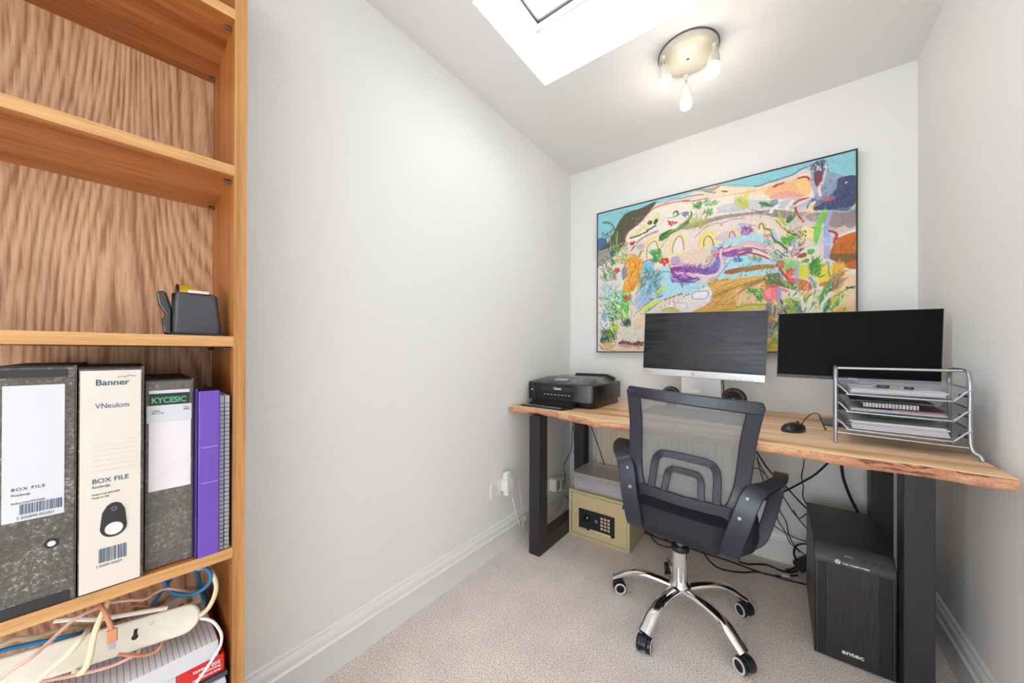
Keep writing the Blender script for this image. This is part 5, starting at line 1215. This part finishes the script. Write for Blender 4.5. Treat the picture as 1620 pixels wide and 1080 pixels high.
    line(3,'b8402a',20,[(25,470),(80,445),(140,425)]); line(3,'a83a26',20,[(310,372),(370,358),(415,365),(432,388)]); line(3,'bc4428',24,[(262,665),(330,620),(430,598)]); line(3,'b43a24',24,[(275,710),(300,780),(370,870)]); line(3,'a83c2a',16,[(412,930),(490,938)]); line(3,'b2402a',22,[(665,975),(730,990),(748,1030),(712,1070)])
    poly(3,'6a7088',[(440,270),(480,200),(540,175),(620,165),(645,250),(650,300),(560,310),(480,300)],.85)
    strokes(3,['3c4258','4a5068','8a90a6','eceef4','5a4a60'],46,7,62,84,(470,215,630,310),.85)
    poly(3,'7a4a60',[(490,300),(590,300),(595,400),(560,440),(520,470),(490,400)]); poly(3,'8a3c48',[(495,370),(560,350),(570,420),(520,460)],.8); poly(3,'b4b8d4',[(440,400),(480,330),(490,420),(520,500),(500,560),(460,480)],.9); line(3,'d8d8ea',26,[(620,290),(600,360),(590,420)],.8)
    line(3,'f2dcd8',30,[(570,430),(545,500),(560,570)]); poly(3,'c06a80',[(560,590),(700,570),(740,600),(640,640),(560,620)],.8); line(3,'f0ece8',18,[(440,600),(360,640),(300,670)]); line(3,'eee8e0',26,[(470,540),(480,590)],.8)
    line(3,'f4f4f2',12,[(845,430),(860,415)]); line(3,'e8e6e0',8,[(530,740),(700,745),(880,750),(965,660)]); poly(3,'c8cca0',[(905,720),(965,660),(965,710),(930,740)],.9)
    poly(3,'ece8e2',[(160,715),(200,650),(230,620),(265,640),(220,690),(185,735)]); poly(3,'f4d8a0',[(415,745),(440,670),(480,640),(515,640),(480,700),(475,770)]); poly(3,'f1eee8',[(0,730),(70,670),(95,680),(30,750)]); poly(3,'3c7a44',[(165,860),(210,800),(275,775),(270,820),(200,885)])
    leaf(3,'b8cc3c',34,[(85,750),(110,830),(150,890),(200,920)],1); line(3,'8f8488',34,[(40,740),(60,800)]); line(3,'3a2c28',7,[(50,845),(90,890),(130,940),(220,1010),(280,1030)]); line(3,'e8dc50',14,[(0,810),(50,870),(130,950),(240,1030)],.8)
    poly(3,'6fd048',[(490,1080),(500,920),(530,830),(590,730),(640,740),(600,860),(560,960),(540,1080)],.85); line(3,'a8b4e4',44,[(670,770),(640,860),(620,960),(630,1080)],.8); poly(3,'c8d4f0',[(580,980),(620,940),(700,1010),(690,1080),(590,1080)],.8)
    speck(3,['e8e040','5a8a2c','303820'],110,7,(180,920,360,1060)); strokes(3,['f0dc8c','f4e4a8'],30,20,90,10,(330,940,480,1060),.6); strokes(3,['e8dcd8','c8b0a8'],50,6,90,48,(220,780,500,920),.5)
    poly(3,'cf6c18',[(720,1080),(780,1040),(965,985),(965,1080)]); line(3,'f0eef0',18,[(760,1040),(860,1000),(965,950)]); poly(3,'8d8484',[(740,800),(965,750),(965,900),(880,940),(800,860)],.8)
    poly(3,'e8c890',[(960,60),(968,60),(968,1080),(962,1080)],.5)
    # ---- quad 4
    poly(4,'e8a02c',[(380,60),(400,0),(540,0),(548,120),(500,260),(440,360),(340,380),(330,290),(400,180),(385,120)]); strokes(4,['f0c040','e08a20','f6dc70','c46a1c'],110,10,70,70,(340,20,530,370),.7)
    poly(4,'7e92a8',[(315,130),(350,70),(380,130),(375,190),(325,240)]); poly(4,'7cc8e4',[(545,60),(600,35),(650,50),(670,120),(620,180),(560,140)]); line(4,'8c2c2c',10,[(555,40),(620,12),(700,20)])
    strokes(4,['3c8a50','2f6a4a','8ab8d4','5a8ab0','3a5a78','a8cce0'],170,9,80,60,(500,150,740,420),.7); line(4,'8f9cb8',18,[(660,240),(700,170),(800,140),(870,150)]); line(4,'9cc4d0',14,[(760,330),(740,420),(790,380)],.6)
    strokes(4,['98b4d8','b4c8e0','7a9cc4'],80,12,90,60,(450,400,640,600),.7); strokes(4,['46b050','78d060','2c8a3c','a4e07c'],110,13,110,130,(230,430,420,700),.75); strokes(4,['8fb0d4','a8d8e4','a0c4d8','64b45c'],70,13,90,110,(90,330,260,700),.6)
    strokes(4,['3a8a3c','2a6a34','5aa04c','a06a50'],50,9,70,130,(100,20,260,260),.7); poly(4,'5aa050',[(110,160),(140,170),(140,220),(115,230),(100,200)]); 
    for x,y,r in ((262,125,34),(375,440,36),(385,705,26),(800,25,50)):
        poly(4,'c8402c',[(x+r*math.cos(t)*(1+.3*math.sin(5*t)), y+r*.85*math.sin(t)*(1+.3*math.sin(5*t))) for t in [k*.45 for k in range(14)]]); speck(4,['ffffff','f0c0b0'],5,6,(x-8,y-8,x+12,y+10))
    leaf(4,'e6e04a',50,[(215,540),(280,540),(340,620),(370,700)]); leaf(4,'d8c060',26,[(220,600),(280,650),(310,700)],.7); leaf(4,'e4e040',60,[(500,620),(600,540),(700,490),(780,470)]); leaf(4,'4aa858',20,[(540,640),(650,560),(790,450)]); leaf(4,'d8dc48',48,[(705,400),(760,340),(830,320)]); line(4,'3a3444',6,[(470,620),(540,560),(620,490)])
    line(4,'2a3a3c',5,[(140,620),(230,640),(280,720)]); line(4,'2a3a3c',6,[(180,740),(240,745),(290,790)]); line(4,'2a3434',5,[(300,560),(325,650),(320,700)]); line(4,'1f2a2c',5,[(90,580),(130,590)]); poly(4,'8f9ccc',[(85,640),(120,600),(140,660),(130,720),(95,690)],.8)
    poly(4,'d8dc30',[(150,860),(170,780),(230,750),(285,770),(270,820),(220,850),(200,900)]); poly(4,'e8d0b0',[(430,760),(460,680),(520,640),(570,650),(575,740),(520,800),(450,800)]); strokes(4,['1f5a30','2a3a30','3a7a40'],80,8,60,120,(100,830,260,960),.85); strokes(4,['205a34','2a4a44'],30,8,70,100,(340,720,420,780),.8)
    strokes(4,['e6e2e0','c8d8e8','f0dca0','a8c8b4'],70,10,60,30,(300,800,560,930),.6); line(4,'e0cc40',14,[(320,925),(430,945),(570,940)]); strokes(4,['6a2838','8a3440','4a2030'],60,11,70,5,(260,950,520,985),.85)
    poly(4,'eac9a4',[(70,1000),(200,960),(560,995),(575,1060),(60,1050)],.7); line(4,'7a9a3c',12,[(60,970),(90,1020),(170,1035),(235,1040)]); line(4,'2c2428',5,[(55,960),(95,1010),(190,1010),(245,970)]); poly(4,'e8b060',[(85,980),(150,950),(220,980),(160,1010)],.9)
    for x,y,w_ in ((975,400,60),(905,425,36),(860,440,28),(815,455,28),(745,425,80),(655,455,50)): line(4,'a42c34',17,[(x-w_/2.4,y+w_*.15),(x+w_/2.4,y-w_*.15)]) ; 
    for x in (815,860,905): line(4,'b84048',5,[(x,y:=445),(x-4,495)])
    for x,y in ((450,645),(530,620),(760,550),(805,530),(855,508),(905,490),(955,470),(995,452),(1050,410)): line(4,'15181c',11,[(x,y),(x+5,y-4)])
    line(4,'9aa2c4',14,[(915,560),(920,500),(980,495),(1060,500),(1055,550),(1040,570)],.9); poly(4,'c8c04a',[(760,590),(820,560),(900,545),(980,600)],.8); line(4,'38301c',5,[(770,585),(830,550),(900,560)])
    poly(4,'8a3a8a',[(865,100),(960,80),(1080,90),(1080,230),(1000,250),(920,210),(880,160)]); strokes(4,['6a3aa0','a85aa8','4a2a80','c490cc'],70,12,90,-15,(860,130,1060,240),.7); line(4,'a04030',10,[(850,60),(880,120),(900,170)]); line(4,'8c2a3c',8,[(870,60),(930,60),(960,40)])
    line(4,'f4f0f0',12,[(925,140),(950,165),(985,150),(1005,165),(1035,130)]); speck(4,['e06a5a','f0d080'],8,8,(980,100,1030,140)); poly(4,'b49acb',[(880,20),(960,0),(1000,30),(1080,60),(1080,90),(960,80)],.7)
    # ---- quad 5
    line(5,'8e5aa8',70,[(0,410),(60,400),(180,410),(280,440),(370,380),(400,300),(430,230),(520,230),(640,220),(760,190)]); line(5,'7a3f94',34,[(0,520),(70,520),(170,500)],.9); line(5,'5a2aa0',26,[(0,540),(120,545),(190,515)],.8)
    strokes(5,['6a2f90','a03a78','4a4ab0','8a6ac8'],110,10,50,30,(0,370,390,460),.7); strokes(5,['a03a78','8a2a5a','6a4aa8','c88ac0'],90,9,60,20,(320,160,720,260),.7); strokes(5,['5a7ac8','7a8ad4'],40,10,70,60,(310,300,480,430),.6)
    line(5,'e6c8d4',34,[(60,450),(180,480),(280,505),(380,470),(440,400),(450,320),(430,240),(440,180)]); line(5,'c8a8d0',16,[(0,470),(100,460),(220,500)],.8); line(5,'7a6aa8',7,[(300,522),(400,480),(480,380),(560,300),(650,250)])
    line(5,'dcb8c8',44,[(480,190),(600,150),(720,110),(840,120),(960,190),(1080,250)]); line(5,'c8a8b8',14,[(570,150),(700,95),(850,90),(960,150)],.8); line(5,'6a5048',20,[(700,160),(800,160),(900,190),(960,220)],.7); line(5,'a8342c',20,[(640,235),(720,215),(820,225),(930,260),(1020,300)]); line(5,'e8e0e0',10,[(650,210),(700,200)])
    speck(5,['d05a48','e8e0dc','2c2c30'],60,8,(260,240,390,330)); speck(5,['c8407a','f0d0dc'],20,8,(330,170,430,260)); speck(5,['2c2c30','f0e8e8','c88a40','7a7070'],90,7,(920,60,1060,230))
    poly(5,'a8532c',[(470,450),(500,415),(600,390),(740,370),(690,425),(560,455)]); poly(5,'b45a2a',[(700,430),(760,370),(840,350),(960,345),(1080,355),(1080,380),(900,400),(800,420)]); speck(5,['6aa83c','8ac850'],40,12,(640,350,1050,420),.7); strokes(5,['3c9a5c','2f6a8a','d0603c'],16,7,60,60,(760,280,880,330),.8); strokes(5,['2c4a9a','3a6ab4'],10,9,60,-40,(570,240,640,300),.8)
    line(5,'58b488',14,[(600,510),(660,460),(740,370),(780,330)],.7); strokes(5,['a8d0a0','8ac890','c4dcc8'],30,12,60,20,(960,230,1070,300),.7)
    for x,y in ((15,715),(40,690),(70,685),(145,660),(185,633),(235,597),(295,565),(390,520),(460,520),(500,512),(715,468),(610,830)): line(5,'15181c',11,[(x,y),(x+5,y+6)])
    poly(5,'ecebee',[(100,740),(90,680),(150,645),(280,640),(320,680),(330,730),(250,765),(130,765)],.9); line(5,'8f9ac4',14,[(105,725),(115,670),(180,655),(280,650),(290,700),(250,740),(130,740),(105,725)]); line(5,'8f9ac4',12,[(0,790),(45,785),(40,830),(60,850),(0,850)]); poly(5,'ecebee',[(0,770),(60,770),(130,850),(110,880),(0,885)],.6)
    for k in range(16):
        X,Y = rng.uniform(300,640), rng.uniform(600,800); line(5,'4a3a1c',4,[(X,Y),(X+40,Y-30+rng.uniform(-8,8)),(X+90,Y-55),(X+150,Y-80+rng.uniform(-10,10))],.8)
    for k in range(9): line(5,'4a3a1c',4,[(640+k*8,590+k*9),(720,565+k*7),(820,530+k*7),(940,495+k*3)],.7)
    line(5,'5a4a2c',4,[(300,580),(340,680),(320,740),(400,800),(560,790),(640,730)],.8); line(5,'5a4a2c',4,[(330,590),(400,640),(380,670),(480,690),(520,630)],.8)
    strokes(5,['3a9a34','1f7a34','6ac03c','d8d44a'],50,12,90,-50,(700,610,900,700),.8); line(5,'2a4a2a',9,[(720,690),(780,780)]); line(5,'2a4a2a',9,[(800,650),(880,755)]); line(5,'3a3a30',8,[(675,775),(690,800)])
    strokes(5,['f0b0a0','f4d8a0','f0c888'],40,14,90,60,(650,700,800,830),.6); line(5,'a4b83c',34,[(600,860),(680,820),(800,805),(960,805),(1080,815)]); line(5,'e8d83c',16,[(580,870),(680,840),(860,832)])
    poly(5,'f07a78',[(905,680),(940,610),(1000,580),(1080,590),(1080,760),(1000,800),(940,750)]); poly(5,'f89a9c',[(940,660),(1000,620),(1060,640),(1040,740),(970,730)],.8); line(5,'e85a3c',22,[(900,590),(1000,600),(1080,590)],.8); line(5,'fff0e8',8,[(1000,690),(1020,740)]); line(5,'fff0e8',8,[(1040,690),(1050,780)]); poly(5,'e0604a',[(950,790),(1020,790),(1010,860),(960,870)],.85)
    strokes(5,['5a7a34','3a5a2c','8a9a50','484030'],60,14,90,-15,(930,450,1080,560),.7)
    # ---- quad 6
    line(6,'e4dfd4',30,[(770,440),(690,385),(560,365),(440,385),(330,410),(290,390),(350,350),(470,320),(530,270),(500,225),(430,235),(400,290)]); line(6,'c8d4c8',30,[(420,215),(500,195),(600,190)],.8); poly(6,'5cb444',[(410,300),(420,250),(470,240),(500,260),(470,300)]); 
    line(6,'98a4dc',60,[(630,0),(640,150),(635,330)],.75); line(6,'8fa8d8',40,[(640,390),(650,450)],.7); poly(6,'b8ccec',[(580,130),(700,90),(710,170),(620,210)],.7); poly(6,'6fd048',[(490,0),(580,0),(540,120),(520,190),(490,170)],.85)
    line(6,'b2402a',24,[(665,35),(730,60),(748,100),(715,165)]); line(6,'3a3020',7,[(150,0),(200,50),(280,80),(340,130)]); speck(6,['d8dc3c','4a7a2c','20281c'],160,8,(200,30,400,200)); strokes(6,['3f9a34','6ab04c'],30,14,70,-30,(110,80,230,170),.8); line(6,'a8bce4',34,[(10,20),(50,110),(80,150)],.8); line(6,'5c8a34',24,[(40,150),(110,190),(180,250)]); line(6,'26301c',8,[(0,90),(40,140),(120,180),(160,240)])
    line(6,'98a8e0',44,[(255,150),(255,260)],.8); strokes(6,['b8342c','d8c8c8','f0f0f0','3a3a40'],50,9,80,55,(170,230,330,350),.8); strokes(6,['f0f0ee','2c2c34','8ab0a0'],60,7,60,-40,(0,240,170,370),.7)
    poly(6,'8c4a24',[(300,330),(360,290),(400,290),(400,330),(330,345)],.9); poly(6,'6a9a38',[(340,390),(400,350),(440,370),(400,400)],.9)
    strokes(6,['88c878','6ab84c','a8d088'],50,16,90,-20,(110,350,280,470),.7); poly(6,'b8642c',[(60,380),(140,380),(150,450),(90,460)],.85); line(6,'98bce0',36,[(30,380),(90,500),(130,560)],.7); line(6,'b83428',24,[(60,420),(130,510),(200,600)]); strokes(6,['c43a30','e87060'],20,12,60,40,(160,500,220,560),.8)
    poly(6,'d8d43c',[(290,520),(330,430),(400,430),(450,450),(430,560),(350,590)],.9); poly(6,'e8d838',[(500,520),(520,440),(600,400),(640,450),(740,440),(780,480),(680,580),(600,650),(540,600)],.95); line(6,'f4e85a',14,[(640,470),(600,410),(510,500),(525,570),(525,660)]); line(6,'f4e85a',14,[(620,410),(650,500)]); strokes(6,['4a9a34','7ab83c','2c6a2c'],40,14,110,60,(430,400,540,560),.7)
    strokes(6,['e8a02c','f0b840'],30,16,90,50,(700,440,800,520),.7); leaf(6,'6a9a34',40,[(640,640),(720,560),(820,500)]); poly(6,'e4562c',[(200,570),(420,610),(470,690),(380,720),(240,660)],.9); poly(6,'e0703c',[(540,640),(640,610),(650,650),(590,680)],.9)
    poly(6,'5a6a34',[(0,560),(90,580),(260,640),(270,710),(120,660),(0,610)],.9); line(6,'2c241c',8,[(0,625),(80,650),(200,690),(280,680)]); leaf(6,'8aac4c',34,[(100,580),(180,640),(270,700)]); line(6,'e85a3c',34,[(0,660),(80,690),(180,720)],.7); poly(6,'f07a80',[(0,690),(90,700),(110,780),(60,840),(0,820)],.9)
    line(6,'98a0d4',50,[(90,690),(95,860),(110,980)],.75); line(6,'98a0d4',44,[(285,440),(290,580),(300,700)],.7); line(6,'6a8cb8',30,[(440,570),(490,640),(500,680)],.8); poly(6,'8c5a30',[(640,700),(720,600),(800,530),(830,530),(740,660),(690,730)],.9); strokes(6,['7a5a68','a87a50','e8b870'],40,12,120,55,(640,560,800,740),.5)
    poly(6,'e9e4d8',[(180,740),(280,720),(370,790),(420,900),(430,975),(360,975),(280,890),(220,810)]); poly(6,'e8e6d0',[(420,975),(410,880),(440,780),(520,690),(600,670),(560,720),(570,860),(540,975)]); poly(6,'ece8e4',[(540,960),(580,850),(640,760),(700,720),(680,770),(640,850),(600,970)]); speck(6,['3a3a28','5a7a2c','d8d84a','2a2a20'],90,6,(480,700,560,930)); leaf(6,'e6e26a',30,[(500,960),(540,850),(545,740)],.6)
    leaf(6,'3c9a4c',60,[(560,850),(620,720),(670,600)],.9); leaf(6,'2f8a44',60,[(600,970),(660,850),(760,760)]); leaf(6,'6ac04c',50,[(690,930),(760,840),(830,760)]); line(6,'7c9c70',20,[(700,830),(780,750),(880,690),(950,670)]); speck(6,['3a4a28'],30,8,(860,675,945,690)); line(6,'2a3a20',6,[(640,890),(710,965)])
    strokes(6,['b8c43c','6a9a34','8ab04c'],50,14,90,-35,(140,800,300,960),.7); line(6,'1f3a1c',16,[(110,820),(140,900),(170,975)]); line(6,'6a88b0',46,[(310,900),(330,975)],.8); line(6,'3a2c20',7,[(210,800),(280,870),(360,970)]); line(6,'202018',9,[(400,840),(420,790),(460,760)])
    poly(6,'f2b83c',[(720,960),(800,900),(860,910),(860,960)],.8); poly(6,'f4cc70',[(690,740),(800,700),(740,820),(680,900)],.7); line(6,'84b43c',34,[(0,870),(100,880),(200,890)],.6)
    # denser foliage in the lower left and lower right corners
    strokes(4,['2f7a3c','4aa852','8ac850','c8dc50','1f5a30','6aa8c0','e6e8e4'],60,10,75,120,(80,430,340,860),.85)
    strokes(4,['e8f0f4','b4d0e0','90b8d4','6a9ac0','d8e8c8'],40,12,60,50,(90,330,320,640),.7)
    strokes(4,['d8662c','f0b040','e8902c','f4d060'],60,9,60,80,(350,30,520,330),.75)
    strokes(6,['3c8a3c','7ab83c','c8d048','e8e4d8','2c6a34'],60,10,80,60,(150,640,860,960),.7)
    strokes(5,['3a8a44','8ac050','e0d8c8','c8406a'],30,8,50,60,(900,380,1080,560),.8)
    # lower right, between and behind the screens
    strokes(0,['7ac040','4f9a3c','e6c84a','8a5aa8','e8e4f0','3a6a34','f0a050'],120,9,60,70,(845,820,905,960),.8); poly(0,'e0c050',[(840,965),(905,955),(905,1018),(840,1018)],.8); strokes(0,['9ab83c','e8c860'],30,8,50,10,(842,960,900,985),.7)
    strokes(0,['e0b060','c8c050','7aa84c','e8d0b0','d89a90','9ac0d0'],260,12,70,30,(290,900,830,1000),.7)
    # loose wet-brush variation everywhere
    for _ in range(500):
        X = rng.uniform(0,NX-1); Y = rng.uniform(0,NZ-1); t = rng.uniform(0,math.pi); l = rng.uniform(4,14); xi,yi = int(X),int(Y)
        c = np.clip(img[yi,xi]*rng.uniform(.86,1.12),0,1); hx_ = ''.join('%02x' % int(v*255) for v in c)
        line(0, hx_, rng.uniform(.5,1.4), None, .5, True, raw=np.array([(X,Y),(X+l*math.cos(t)/2,Y+l*math.sin(t)/2+rng.uniform(-1,1)),(X+l*math.cos(t),Y+l*math.sin(t))]))
    return img
build_painting()
